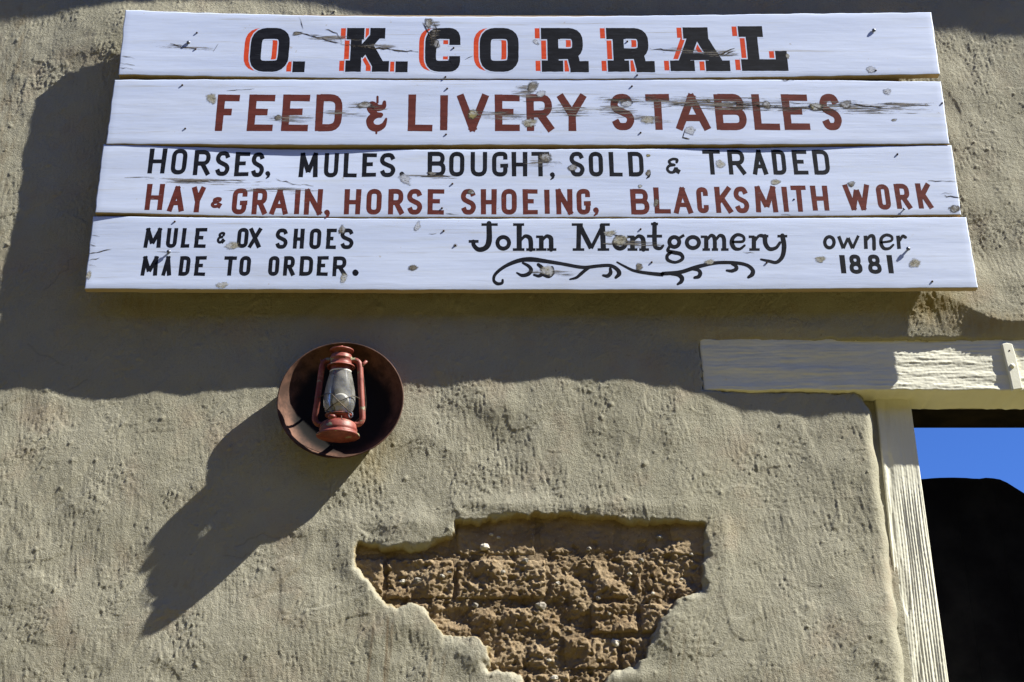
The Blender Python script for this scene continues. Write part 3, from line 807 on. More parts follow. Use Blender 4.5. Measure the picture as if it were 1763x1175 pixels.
class Paint:
    """ribbons of paint lying on a plank, each a hair above the last"""
    def __init__(s, plank, eps=.00012, grow=0.0, shift=(0,0), lean=None):
        s.i = plank; s.eps = eps; s.v = []; s.f = []; s.k = 0; s.grow = grow; s.shift = shift; s.lean = lean
        s.rnd = random.Random(int(eps*1e7)+plank)
    def map(s, p):
        u, v = p[0]+s.shift[0], p[1]+s.shift[1]
        if s.lean: u = u + s.lean[0]*(v-s.lean[1])
        return u, v
    def ribbon(s, pts, w, cap='butt', closed=False):
        pts = resample(pts, 5.0); m = len(pts)
        if m < 2: return
        W = list(w) if hasattr(w, '__len__') else None
        L, Rr = [], []
        if not closed:
            ext = s.grow*.5
            t = pts[0]-pts[1]; pts[0] = pts[0]+t/max(np.linalg.norm(t), 1e-6)*ext
            t = pts[-1]-pts[-2]; pts[-1] = pts[-1]+t/max(np.linalg.norm(t), 1e-6)*ext
        for i, p in enumerate(pts):
            if closed: a, b = pts[i-1 if i else m-2], pts[(i+1) if i < m-1 else 1]
            else: a, b = pts[max(i-1, 0)], pts[min(i+1, m-1)]
            t = b-a; t = t/max(np.linalg.norm(t), 1e-6); nn = np.array([-t[1], t[0]])
            if W: ww = np.interp(i/(m-1), np.linspace(0, 1, len(W)), W)
            else: ww = w
            ww = (ww+s.grow)*.5
            ww *= 1+.025*s.rnd.uniform(-1, 1)*(0 if s.grow else 1)
            L.append(p+nn*ww); Rr.append(p-nn*ww)
        base = len(s.v); d = s.eps + s.k*.000006; s.k += 1
        pl = L+Rr
        if cap == 'round' and not closed:
            for (c, e, sg) in ((pts[0], L[0], 1), (pts[-1], L[-1], -1)):
                r = np.linalg.norm(e-c); a0 = math.atan2(e[1]-c[1], e[0]-c[0])
                pl = pl + [c]+[c+.96*r*np.array([cos(a0+sg*pi*k/6), sin(a0+sg*pi*k/6)]) for k in range(7)]
        for p in pl:
            u, v = s.map(p); s.v.append((u, v, d))
        for i in range(m-1): s.f.append((base+i, base+m+i, base+m+i+1, base+i+1))
        if cap == 'round' and not closed:
            for q in range(2):
                b0 = base+2*m+q*8
                for k in range(6):
                    s.f.append((b0, b0+1+k, b0+2+k))
    def dot(s, c, r, sx=1.0, n=12):
        base = len(s.v); d = s.eps+s.k*.000006; s.k += 1; r += s.grow*.5
        for p in [(c[0], c[1])]+[(c[0]+r*sx*cos(2*pi*k/n)*(1+.06*s.rnd.uniform(-1,1)), c[1]+r*sin(2*pi*k/n)*(1+.06*s.rnd.uniform(-1,1))) for k in range(n)]:
            u, v = s.map(p); s.v.append((u, v, d))
        s.f += [(base, base+1+k, base+1+(k+1) % n) for k in range(n)]
    def rect(s, x0, y0, x1, y1):
        s.ribbon([(x0, (y0+y1)/2), (x1, (y0+y1)/2)], abs(y1-y0))
    def build(s, name, mat):
        a = np.array(s.v); pts = bplane(s.i, a[:,0], a[:,1]); pts[:,1] -= a[:,2]
        q = []; t = []
        for f in s.f:
            (q if len(f) == 4 else t).append(f)
        # make every face look outwards (-y)
        def orient(fs):
            r = []
            for f in fs:
                p = pts[list(f[:3])]; nrm = np.cross(p[1]-p[0], p[2]-p[0])
                r.append(f if nrm[1] < 0 else f[::-1])
            return r
        return mesh_np(name, pts, orient(q) if q else None, mat, planks[s.i], False, None, orient(t) if t else None)

def arc(cx, cy, rx, ry, a0, a1, n=12):
    return [(cx+rx*cos(radians(a0+(a1-a0)*k/n)), cy+ry*sin(radians(a0+(a1-a0)*k/n))) for k in range(n+1)]
# gothic capitals: strokes on the unit square (y up); kinds: l = straight, r = rounded corners, s = spline, o = closed rounded
GL = {
 'A': [('l',[(0,0),(.5,1)]),('l',[(.5,1),(1,0)]),('h',[(.2,.30),(.8,.30)])],
 'B': [('l',[(0,0),(0,1)]),('r',[(0,1),(.92,1),(.92,.53),(0,.53)]),('r',[(0,.53),(1,.53),(1,0),(0,0)])],
 'C': [('R',[(1,.70),(1,1),(0,1),(0,0),(1,0),(1,.27)])],
 'D': [('l',[(0,0),(0,1)]),('R',[(0,1),(1,1),(1,0),(0,0)])],
 'E': [('l',[(0,0),(0,1)]),('h',[(0,1),(1,1)]),('h',[(0,.53),(.86,.53)]),('h',[(0,0),(1,0)])],
 'F': [('l',[(0,0),(0,1)]),('h',[(0,1),(1,1)]),('h',[(0,.53),(.8,.53)])],
 'G': [('R',[(1,.72),(1,1),(0,1),(0,0),(1,0),(1,.42)]),('h',[(.55,.42),(1.05,.42)])],
 'H': [('l',[(0,0),(0,1)]),('l',[(1,0),(1,1)]),('h',[(0,.48),(1,.48)])],
 'I': [('l',[(.5,0),(.5,1)])],
 'K': [('l',[(0,0),(0,1)]),('l',[(.95,1),(.05,.40)]),('l',[(.35,.58),(1,0)])],
 'L': [('l',[(0,0),(0,1)]),('h',[(0,0),(1,0)])],
 'M': [('l',[(0,0),(.06,1)]),('l',[(.06,1),(.5,.15)]),('l',[(.5,.15),(.94,1)]),('l',[(.94,1),(1,0)])],
 'N': [('l',[(0,0),(0,1)]),('l',[(0,1),(1,0)]),('l',[(1,0),(1,1)])],
 'O': [('O',[(0,0),(1,0),(1,1),(0,1)])],
 'R': [('l',[(0,0),(0,1)]),('r',[(0,1),(.95,1),(.95,.46),(0,.46)]),('l',[(.5,.46),(1,0)])],
 'S': [('s',[(.98,.78),(.80,.96),(.5,1.0),(.16,.95),(0,.76),(.14,.60),(.5,.50),(.86,.40),(1,.23),(.82,.04),(.5,0),(.2,.04),(.02,.22)])],
 'T': [('h',[(0,1),(1,1)]),('l',[(.5,0),(.5,1)])],
 'U': [('R',[(0,1),(0,0),(1,0),(1,1)])],
 'V': [('l',[(0,1),(.5,0)]),('l',[(.5,0),(1,1)])],
 'W': [('l',[(0,1),(.27,0)]),('l',[(.27,0),(.5,.85)]),('l',[(.5,.85),(.73,0)]),('l',[(.73,0),(1,1)])],
 'X': [('l',[(0,0),(1,1)]),('l',[(0,1),(1,0)])],
 'Y': [('l',[(0,1),(.5,.45)]),('l',[(1,1),(.5,.45)]),('l',[(.5,.5),(.5,0)])],
 '&': [('s',[(.82,.74),(.86,.92),(.52,.96),(.22,.80),(.36,.60),(.62,.55)]),('s',[(.62,.55),(.20,.48),(.04,.24),(.24,.03),(.58,.06),(.80,.30)]),('l',[(.55,.28),(1.0,.02)])],
 '1': [('l',[(.5,0),(.5,1)])],
 '8': [('c',[(.5,1),(.88,.92),(.88,.64),(.5,.52),(.12,.64),(.12,.92)]),('c',[(.5,.52),(.96,.40),(.98,.10),(.5,0),(.02,.10),(.04,.40)])],
 'm1': [],
}
def lean_at(u, v): return (u-855.)/(v+4330.)
def glyph(ch, plank, L, Rt, top, bot, w, mat, eps=.00012, slope=0.0, hf=.86):
    uc, vc = (L+Rt)/2, (top+bot)/2; ln = lean_at(uc, vc) + slope
    Wd = (Rt-L) - abs(ln)*(bot-top)*.8
    pt = Paint(plank, eps, lean=(ln, vc))
    iw = max(Wd-w, .01); ih = (bot-top)-w*hf
    mp = lambda p: (uc-iw/2+p[0]*iw, bot-w*hf/2-p[1]*ih)
    if ch == 'I' or ch == '1': mp = lambda p: (uc, bot-w*.1-p[1]*((bot-top)-w*.2))
    for kind, pp in GL[ch]:
        q = [mp(p) for p in pp]
        if kind == 'l':
            a, b = np.array(q[0]), np.array(q[1]); t = (b-a)/np.linalg.norm(b-a)
            ex = w*hf*.5 if abs(t[1]) > .7 else w*.3
            if ch in 'I1': ex = 0
            ea = ex if pp[0][1] in (0, 1) else 0; eb = ex if pp[1][1] in (0, 1) else 0
            j = pt.rnd.uniform(-.5, .5)
            pt.ribbon([a-t*ea, b+t*eb+np.array([j, 0])], [w*pt.rnd.uniform(.92,1.0), w*pt.rnd.uniform(.98,1.06)])
        elif kind == 'h':
            a, b = np.array(q[0]), np.array(q[1]); j = pt.rnd.uniform(-.6, .6)
            ea = w*.5 if pp[0][0] == 0 else 0; eb = w*.5 if pp[1][0] >= 1 else 0
            pt.ribbon([a-np.array([ea, 0]), b+np.array([eb, j])], w*hf)
        elif kind in 'rR':
            q = [np.array(z_) for z_ in q]
            if ch == 'U': q[0] = q[0]-np.array([0, w*.43]); q[-1] = q[-1]-np.array([0, w*.43])
            pt.ribbon(rounded(q, min(iw*.62, ih*(.5 if kind == 'r' else .42))), w*.95)
        elif kind == 'O': pt.ribbon(rounded(q, min(iw*.5, ih*.4), True), w*.96, closed=True)
        elif kind == 's': pt.ribbon(catmull(q), w*(.62 if ch == '&' else .95), cap='round' if ch == '&' else 'butt')
        elif kind == 'c': pt.ribbon(catmull(q, closed=True), w*.85, closed=True)
    return pt.build('letter', mat)
def punct(kind, plank, u, v, r, mat):
    pt = Paint(plank)
    pt.dot((u, v), r)
    if kind == ',': pt.ribbon([(u+r*.5, v), (u+r*.2, v+r*1.3), (u-r*.8, v+r*2.2)], [r*1.3, r*1.0, r*.3])
    pt.build('letter', mat)

# ---- plank 1: slab capitals, black over a white outline over an orange-red shade to the left
def slab_shapes(ch, L):
    """(kind, data, width) strokes in px; every letter 48..124"""
    t, b = 48.5, 124.0; h = 19.5
    R_ = []
    rc = lambda x0, y0, x1, y1: R_.append(('rect', (L+x0, y0, L+x1, y1)))
    ln = lambda pts, w: R_.append(('line', [(L+x, y) for x, y in pts], w))
    if ch == 'O':
        R_.append(('loop', rounded([(L+9.5, b-9.5), (L+57.5, b-9.5), (L+57.5, t+9.5), (L+9.5, t+9.5)], 17, True), 19))
    elif ch == 'C':
        R_.append(('line', rounded([(L+51,78),(L+51,t+9.5),(L+9.5,t+9.5),(L+9.5,b-9.5),(L+51,b-9.5),(L+51,97)], 15), 19))
    elif ch == '.': rc(0, 106, 21, 125)
    elif ch == 'K':
        rc(0,t,30,t+h); rc(0,b-h,27,b); ln([(17,t+4),(17,b-4)], 19); ln([(22,95),(54,57)], 17); rc(40,t,66,t+h-1); ln([(34,76),(60,b-6)], 20); rc(46,b-h+1,75,b)
    elif ch == 'R':
        rc(0,t,33,t+h); rc(0,b-h,37,b); ln([(20,t+4),(20,b-4)], 19)
        R_.append(('line', rounded([(L+24,t+9.5),(L+62.5,t+9.5),(L+62.5,93),(L+24,93)], 15), 18.5)); ln([(54,97),(58,b-8)], 19); rc(49,b-h+1,81,b+1)
    elif ch == 'A':
        rc(26,t-1,69,t+h-1); rc(0,b-h,42,b-1); rc(61,b-h,103,b-1); ln([(44,t+12),(22,b-12)], 18); ln([(54,t+12),(83,b-12)], 20); rc(34,92,78,104)
    elif ch == 'L':
        rc(0,t-3,42,t+h-4); ln([(22,t+5),(22,b-8)], 20); rc(0,b-h-2,80,b-1.5); rc(60,88,80,b-3)
    return R_
def paint_slab(shapes, eps, mat, grow, shift, nm='letter'):
    us = [p for s_ in shapes for p in ([s_[1][0], s_[1][2]] if s_[0] == 'rect' else [q[0] for q in s_[1]])]
    uc = (min(us)+max(us))/2
    pt = Paint(0, eps, grow, shift, lean=(lean_at(uc, 86), 86))
    for s_ in shapes:
        if s_[0] == 'rect': pt.rect(*s_[1])
        elif s_[0] == 'line': pt.ribbon(s_[1], s_[2])
        else: pt.ribbon(s_[1], s_[2], closed=True)
    return pt.build(nm, mat)
for ch, L in (('O',431),('.',506),('K',596),('.',682),('C',732),('O',826),('R',932),('R',1045),('A',1152),('L',1274)):
    sh = slab_shapes(ch, L)
    paint_slab(sh, .00008, M['red'], -2.0, (-11.5, -.5), 'letter_shade')
    paint_slab(sh, .00018, M['sign'], 4.2, (0, 0), 'letter_outline')
    paint_slab(sh, .00028, M['black'], 0, (0, 0))
# small stand-alone red shades
# ---- plank 2
W2 = 13.2
for ch, a, b in (('F',370,413),('E',425,474),('E',484,534),('D',542,591),('L',702,746),('I',757,772),('V',787,841),('E',852,895),('R',906,953),('Y',960,1010),
                 ('S',1050,1093),('T',1111,1155),('A',1161,1223),('B',1229,1287),('L',1294,1343),('E',1345,1395),('S',1409,1451)):
    sk_ = (163,226) if a < 1050 else (162.5,224)
    glyph(ch, 1, a, b, sk_[0], sk_[1], W2, M['maroon'])
pt = Paint(1)
pt.ribbon(catmull([(662,176),(660,184),(650,186),(641,181),(638,187),(645,196),(655,200)]), [6,9,12,13,13,11,7], 'round')
pt.ribbon(catmull([(656,198),(644,200),(637,208),(640,218),(650,221),(660,216),(665,205)]), [8,12,13,13,12,9,4], 'round')
pt.ribbon([(650,167),(650,177)], 4, 'round'); pt.ribbon([(648,220),(648,230)], 3.5, 'round'); pt.build('letter', M['maroon'])
# ---- plank 3
def line(plank, items, top, bot, w, mat, slope=0.0):
    for it in items:
        ch, a, b = it[:3]; tp, bt = (it[3], it[4]) if len(it) > 3 else (top, bot)
        glyph(ch, plank, a, b, tp, bt, w, mat, slope=slope)
K = M['black']; RD_ = M['maroon']
line(2, [('H',254,288,256,299),('O',293,324,257,300.5),('R',332,365,259,302),('S',369,398,261,303),('E',403,431,262,304),('S',431,457,263,305),
         ('M',514,549,263.5,305.5),('U',557,584,264,305.5),('L',591,616,264,305.5),('E',623,649,264,305),('S',653,682,264,305)], 0, 0, 7.9, K)
line(2, [('B',736,768),('O',773,800),('U',810,839),('G',847,874),('H',881,908),('T',915,946),('S',980,1007),('O',1013,1039),('L',1048,1072),('D',1081,1109)], 262, 304, 7.8, K)
line(2, [('&',1143,1174,270,301),('T',1209,1242),('R',1252,1285),('A',1293,1322),('D',1328,1355),('E',1363,1392),('D',1398,1430)], 258.5, 301, 7.8, K)
for k_, u, v in ((',',461,299),('.',692,300),(',',951,301),(',',1116,299)): punct(k_, 2, u, v, 4.2, K)
line(2, [('H',249,284,317,362),('A',288,320,321,364.5),('Y',327,354,322,366),('&',360,386,338,360),('G',398,427,325,369),('R',433,462,325,369.5),('A',464,498,326,369.5),('I',507,517,326,370),('N',523,556,326,370)], 0, 0, 8.9, RD_)
line(2, [('H',592,622),('O',630,658),('R',668,696),('S',700,728),('E',736,765),('S',793,820),('H',828,855),('O',863,890),('E',900,926),('I',938,946),('N',957,986),('G',992,1017),
         ('B',1085,1119),('L',1125,1155,323,368),('A',1158,1193,323,368),('C',1198,1221,323,367),('K',1230,1262,322,367),('S',1262,1291,322,367),('M',1298,1340,321,366),('I',1347,1357,321,366),('T',1361,1391,320,365),('H',1395,1428,320,363),
         ('W',1451,1501,318,362),('O',1507,1535,318,361),('R',1539,1570,317,360),('K',1576,1607,316,359.5)], 326, 369.5, 8.9, RD_)
for k_, u, v in ((',',563,366),(',',1026,362)): punct(k_, 2, u, v, 4.8, RD_)
# ---- plank 4
line(3, [('M',247,280),('U',285,307),('L',311,329),('E',334,357),('&',371,391,398,421),('O',407,429),('X',427,451),('S',473,497,394,428.5),('H',504,525,394,428.5),('O',532,554,394,429),('E',561,580,394,429),('S',585,610,394,429)], 393, 427, 7.1, K)
line(3, [('M',242,274),('A',278,298),('D',307,329),('E',334,356),('T',384,408),('O',411,433),('O',461,482),('R',487,509),('D',515,540),('E',545,566),('R',572,598,442,476)], 441.5, 475, 7.1, K)
punct('.', 3, 612, 470, 5.6, K)
def script(strokes, uc=None, vc=408):
    """free brush strokes in survey px: (pts, width, kind)"""
    pt = Paint(3)
    for q, w_, kd in strokes:
        if kd == 's': pt.ribbon(catmull(q), w_, 'round')
        elif kd == 'c': pt.ribbon(catmull(q, closed=True), w_, closed=True)
        else: pt.ribbon(q, w_)
    return pt.build('letter', K)
def oval(L, Rt, t, b, w_=7.0):
    x, y, a, c = (L+Rt)/2, (t+b)/2, (Rt-L-w_)/2, (b-t-w_)/2
    return ([(x+a*cos(k*pi/4), y+c*sin(k*pi/4)) for k in range(8)], w_, 'c')
def serif(x, y, w_=14, h=4.5): return ([(x-w_/2, y), (x+w_/2, y)], h, 'l')
script([serif(843,387,28), ([(842,385),(842,415),(836,427),(824,430),(816,423),(815,416)], [9,10,9,8,7,7], 's'), ([(807,416),(824,416)], 5, 'l')])
script([oval(853,880,405,432)])
script([serif(893,387,19), ([(894,386),(894,430)], 9, 'l'), serif(893,430,20), ([(897,414),(904,407),(912,410),(914,419),(914,430)], [4,6,8,8,8], 's'), serif(914,430,16)])
script([serif(929,408,12), ([(932,407),(932,430)], 8, 'l'), serif(932,430,18), ([(934,414),(941,407),(948,410),(949,418),(949,430)], [4,6,8,8,8], 's'), serif(950,430,16)])
script([serif(994,387,19), ([(997,386),(996,430)], 8, 'l'), serif(996,430,20), ([(997,387),(1018,428)], 8.5, 'l'), ([(1018,428),(1038,388)], 6, 'l'), ([(1037,386),(1039,430)], 9, 'l'), serif(1042,387,16), serif(1039,430,20)])
script([oval(1054,1081,405,432)])
script([serif(1086,408,12), ([(1089,407),(1089,430)], 8, 'l'), serif(1089,430,17), ([(1091,414),(1099,407),(1106,410),(1108,418),(1108,430)], [4,6,8,8,8], 's'), serif(1109,430,17)])
script([([(1127,386),(1127,416),(1129,426),(1137,428),(1142,423)], [8,8,7,6,4], 's'), serif(1127,386,12), ([(1114,407),(1140,407)], 5, 'l')])
script([oval(1149,1173,405,429,7), ([(1170,410),(1178,405)], 5, 'l'), ([(1153,424),(1150,432),(1160,435),(1172,438),(1175,446),(1163,452),(1150,448),(1149,440),(1156,435)], [5,6,7,7,6,5,6,6,5], 's')])
script([oval(1179,1207,405,431)])
script([serif(1212,408,11), ([(1216,407),(1216,429)], 7.5, 'l'), serif(1216,430,13), ([(1218,413),(1224,406),(1230,410),(1231,429)], [4,6,7,7], 's'), serif(1231,430,11), ([(1233,413),(1239,406),(1246,410),(1247,429)], [4,6,7,7], 's'), serif(1248,430,13)])
script([([(1262,417),(1279,416),(1280,408),(1270,404.5),(1262,410),(1260,419),(1265,428),(1274,429),(1282,423)], [4.5,5,5,6,7,8,7,5,4], 's')])
script([serif(1294,408,10), ([(1298,407),(1298,429)], 7.5, 'l'), serif(1299,430,18), ([(1300,415),(1306,407),(1312,406),(1317,410)], [4,5,6,6], 's')])
script([serif(1316,407,14), ([(1317,407),(1318,420),(1325,429),(1336,427),(1343,418)], [8,8,7,6,5], 's'), serif(1347,407,17), ([(1347,406),(1350,424),(1347,442),(1337,452),(1324,450),(1310,447)], [8,8.5,7.5,6,5.5,3.5], 's')])
# owner
script([oval(1417,1439,405,430,6)])
script([([(1444,407),(1452,428)], 6, 'l'), ([(1452,428),(1460,410)], 5, 'l'), ([(1460,410),(1468,428)], 6, 'l'), ([(1468,428),(1478,406)], 5, 'l')])
script([([(1490,406),(1491,429)], 6.5, 'l'), ([(1492,414),(1498,407),(1504,409),(1505,429)], [4,6,6.5,6.5], 's')])
script([([(1517,418),(1534,415),(1535,408),(1526,405),(1518,410),(1517,420),(1522,428),(1531,428),(1538,422)], [4,4.5,5,5.5,6,6.5,6,5,4], 's')])
script([([(1546,406),(1548,429)], 6.5, 'l'), ([(1549,415),(1554,407),(1559,409)], [4,5.5,5.5], 's')])
for ch, a, b in (('1',1444,1458),('8',1460,1486),('8',1492,1519),('1',1526,1539)): glyph(ch, 3, a, b, 438.5, 472, 8.4 if ch == '8' else 9.5, K)
# flourish
pt = Paint(3)
Z5 = lambda L_: [(620+x/3.39, 240+y/3.39) for x, y in L_]
Z6 = lambda L_: [(1120+x/2.742, 240+y/2.742) for x, y in L_]
pt.ribbon(catmull(Z5([(832,822),(828,840),(800,843),(780,822),(792,785),(850,740),(930,708),(1000,702),(1080,712),(1180,728),(1300,748),(1390,740),(1460,738),(1500,760),(1512,785),(1492,808)])), [4,5,6,5,5.5,6,7.5,8.5,7,6,6,6,6,7,8,5], 'round')
pt.ribbon(catmull(Z5([(915,780),(945,795),(980,788),(998,765),(985,742),(950,722)])), [3,6,7,7,6,4], 'round')
pt.ribbon(catmull(Z5([(1015,792),(1045,798),(1068,780),(1062,752),(1040,732)])), [4,6,7,7,6], 'round')
pt.ribbon(catmull(Z5([(1070,795),(1100,800),(1122,780),(1120,750)])), [4,7,8,6], 'round')
pt.ribbon(catmull(Z5([(1225,818),(1262,808),(1290,785),(1320,760),(1345,745)])), [3,5,6,6,5], 'round')
pt.ribbon(catmull(Z5([(1418,795),(1445,798),(1462,780),(1460,755)])), [4,7,7,5], 'round')
pt.ribbon(catmull(Z5([(1500,718),(1540,740),(1600,768),(1680,782),(1763,790)])+Z6([(60,635),(140,628),(220,603),(310,584),(400,584),(455,595),(482,618),(480,638),(462,652)])), [3,4,5,6,7,7,7,7,6,6,6,7,8,5], 'round')
pt.ribbon(catmull(Z6([(95,636),(130,640),(148,655),(145,672),(128,685)])), [5,7,8,7,4], 'round')
pt.ribbon(catmull(Z6([(195,612),(225,618),(235,632),(228,648),(208,654)])), [5,6,7,7,5], 'round')
pt.ribbon(catmull(Z6([(385,590),(402,598),(405,612),(385,622),(360,620)])), [4,6,7,6,4], 'round')
pt.build('flourish', K)

# ---- knots, splits, nails
def blotch(name, plank, u, v, ru, rv, mat, eps, rot=0.0, seed=0, rings=5, n=22):
    rd = random.Random(seed); vs = [(u, v, 0)]; ph = [rd.uniform(0, 6.28) for _ in range(3)]
    for j in range(1, rings+1):
        for k in range(n):
            a = 2*pi*k/n; r = j/rings*(1+.10*sin(2*a+ph[0])+.07*sin(3*a+ph[1])+.04*sin(5*a+ph[2]))
            x, y = ru*r*cos(a), rv*r*sin(a)
            vs.append((u+x*cos(rot)-y*sin(rot), v+x*sin(rot)+y*cos(rot), j/rings))
    a = np.array(vs); T, Bm = BO[plank]
    vt, vb = bz(plank, a[:,0]); a[:,1] = np.clip(a[:,1], vt+.3, vb-.3)
    p = bplane(plank, a[:,0], a[:,1]); p[:,1] -= eps
    tr = [(0, 1+(k+1) % n, 1+k) for k in range(n)]
    qd = [(1+j*n+k, 1+j*n+(k+1) % n, 1+(j+1)*n+(k+1) % n, 1+(j+1)*n+k) for j in range(rings-1) for k in range(n)]
    fl = lambda fs: [f if np.cross(p[f[1]]-p[f[0]], p[f[2]]-p[f[0]])[1] < 0 else f[::-1] for f in fs]
    return mesh_np(name, p, fl(qd), mat, planks[plank], True, dict(r=a[:,2]), fl(tr))
PK, DK, YK, RK = M['pale_knot'], M['dark_knot'], M['yellow_knot'], M['ring_knot']
KN = [(0,738,40,11,12,DK),(0,752,76,7,12,DK),(0,923,73,9,5,RK),(0,1356,97,4,7,PK),(0,512,58,11,5,DK),(0,1500,120,12,8,RK),
 (1,364,170,15,11,PK),(1,479,203,9,7,DK),(1,627,181,17,9,DK),(1,814,197,13,12,YK),(1,917,150,13,15,DK),(1,931,162,11,9,RK),(1,912,212,17,11,PK),(1,1079,179,13,8,RK),(1,1115,207,15,11,PK),(1,1320,181,12,9,DK),
 (1,1405,184,15,10,YK),(1,1456,180,15,10,DK),(1,1528,158,9,9,RK),(1,1188,225,14,10,RK),(1,1595,181,4,3,DK),(1,1540,207,7,4,DK),(1,1220,174,6,4,DK),
 (2,698,309,17,11,RK),(2,939,272,17,11,DK),(2,986,289,11,9,DK),(2,811,331,10,6,DK),(2,744,299,12,4,DK),(2,1116,268,5,4,YK),(2,1102,321,5,4,YK),(2,1130,349,6,11,DK),(2,1240,283,11,10,PK),(2,1335,314,11,7,PK),(2,1466,317,9,7,DK),(2,1644,360,14,9,DK),(2,1116,298,6,8,DK),
 (3,400,423,16,10,PK),(3,589,396,9,10,DK),(3,592,479,9,12,PK),(3,382,491,14,8,PK),(3,153,474,6,11,PK),(3,711,461,11,8,DK),(3,719,390,8,11,RK),(3,943,466,15,14,PK),(3,1068,414,17,14,PK),(3,1050,402,14,8,PK),(3,1101,460,10,9,DK),(3,1412,447,12,8,PK),(3,1575,454,14,11,PK),(3,1222,451,12,7,PK),(3,784,423,5,4,RK)]
for i, (p_, u, v, a, b_, m_) in enumerate(KN):
    blotch('knot', p_, u, v, a*.85, b_*.85, m_, .00040+.00001*(i%7), random.Random(i).uniform(-.3, .5), i)
WN = [(1,1300,183,240,9),(1,1445,184,60,12),(1,1235,186,50,9),(1,1120,205,40,8),(1,905,160,24,16),(1,1060,190,40,14),(1,1250,180,200,13),(1,1480,186,120,12),(1,1150,176,120,10),(1,870,199,70,9),(1,985,190,60,10),(1,630,184,40,7),(1,500,205,45,8),(1,1080,172,60,7),(1,590,196,40,6),
      (0,565,66,60,6),(0,1180,88,70,5),(0,1245,92,30,8),(0,660,80,50,4),(0,320,82,55,5),(0,748,55,10,24),(2,350,312,120,6),(2,470,328,90,6),(2,930,280,35,8),(2,745,304,50,4),(3,1090,420,60,6),(1,1560,180,60,5),(3,950,470,45,5)]
for i, (p_, u, v, a, b_) in enumerate(WN):
    blotch('weathered_patch', p_, u, v, a, b_, M['worn'], .00034+.000006*(i%5), 0.03 if u != 748 else .1, 100+i, 6, 40)
def crackline(plank, pts, w=1.6, jag=1.5, seed=0):
    rd = random.Random(seed); q = [np.array(p, float) for p in pts]; q = resample(q, 6)
    q = [p+np.array([rd.uniform(-jag, jag)*.6, rd.uniform(-jag, jag)]) for p in q]
    pt = Paint(plank, .00052+.000012*(seed % 9)); n = len(q)
    pt.ribbon(q, [max(.35, .75*w*rd.uniform(.2, 1.4))*(1-.7*abs(2*k/(n-1)-1)**3) for k in range(n)])
    pt.build('split', M['crack'])
CK = [(0,[(510,55),(535,62),(560,68),(590,77)],2.2),(0,[(515,28),(522,50)],1.4),(0,[(560,50),(580,58),(590,75)],1.5),(0,[(590,77),(640,83),(680,86),(720,90)],2.4),(0,[(728,40),(740,60),(745,80)],2.2),(0,[(745,34),(752,50),(748,70)],2.0),(0,[(755,70),(752,85)],3),
      (0,[(293,76),(315,82),(340,84)],1.4),(0,[(376,75),(368,90)],1.3),(0,[(1118,84),(1150,87),(1165,89)],1.8),(0,[(1230,98),(1250,90),(1266,82)],3.2),(0,[(1232,92),(1248,95),(1262,88)],2.2),(0,[(800,103),(815,97)],1),
      (0,[(208,108),(232,114)],1.3),(0,[(206,116),(230,119)],1.2),(0,[(210,98),(232,101)],1.0),
      (3,[(154,437),(192,430)],1.6),(3,[(152,448),(172,445)],1.4),(3,[(158,405),(172,408)],1.2),(3,[(150,455),(166,458)],1.2),(3,[(154,420),(166,424)],1.2),
      (2,[(1598,311),(1650,314)],1.3),(2,[(1625,337),(1655,342)],1.6),(2,[(1620,333),(1640,334)],1.1),(2,[(300,312),(350,311),(365,314)],1.5),(2,[(400,310),(420,313)],1.3),(2,[(475,309),(510,318),(540,320)],1.4),(2,[(735,302),(775,304)],1.6),(2,[(768,369),(790,370)],1.3),
      (3,[(270,434),(310,435)],1.0),(3,[(738,403),(752,403)],1.0),(3,[(1280,435),(1300,436)],1.0),(1,[(1180,225),(1176,236),(1188,240)],2.5),(1,[(1245,175),(1290,182),(1350,184)],2.4),(1,[(1450,176),(1480,182),(1520,186)],2.6),(1,[(1395,180),(1420,190)],2),
      (1,[(390,155),(430,154),(438,152)],1.0),(1,[(1345,139),(1370,138)],1.6),(2,[(1345,370),(1362,371)],2),(3,[(1056,404),(1075,410)],2.2),(3,[(1062,420),(1078,424)],1.6)]
for i, (p_, q, w_) in enumerate(CK): crackline(p_, q, w_, 1.3, i)
# little checks hanging off the long split
for i in range(16):
    u = 555+i*10.5 if i < 8 else 595+(i-8)*15; v = 66+(u-555)*.26 if u < 595 else 78+(u-595)*.10
    crackline(0, [(u, v-3), (u+2, v+4)], 1.0, .4, 50+i)
for u, v, p_ in ((325,75,0),(1504,54,0),(291,435,3),(1563,430,3),(1556,361,2)):
    c = P(u, v, S); k = 1.0 if p_ != 2 else .6
    b = MB(); b.lathe([(0,.0095*k),(.0035*k,.009*k),(.0062*k,.0065*k),(.0066*k,.0045*k),(.0035*k,.004*k),(.003*k,-.002)], (c[0], c[1], c[2]), 12, 'y')
    b.build('bolt', M['steel'], planks[p_])
for u, v, p_ in ((314,147,1),(319,222,1),(767,133,0),(770,153,1),(768,232,1),(781,83,0),(1080,72,0),(1088,149,1),(1097,130,0),(779,317,2),(761,359,2),(764,398,3),(784,423,3),(1103,395,3),(1122,452,3),(301,382,3),(1103,229,1),(1545,266,2),(1367,344,2),(1508,122,0),(339,57,0),(337,85,0),(1320,453,3),(1605,485,3),(1622,178,1)):
    a = float(bdepth(p_, u, .5)); c = P(u, v, a)
    b = MB(); b.lathe([(0,.0030),(.0022,.0028),(.0030,.0018),(.0030,-.001)], c, 9, 'y'); b.build('nail', M['rustdot'], planks[p_])

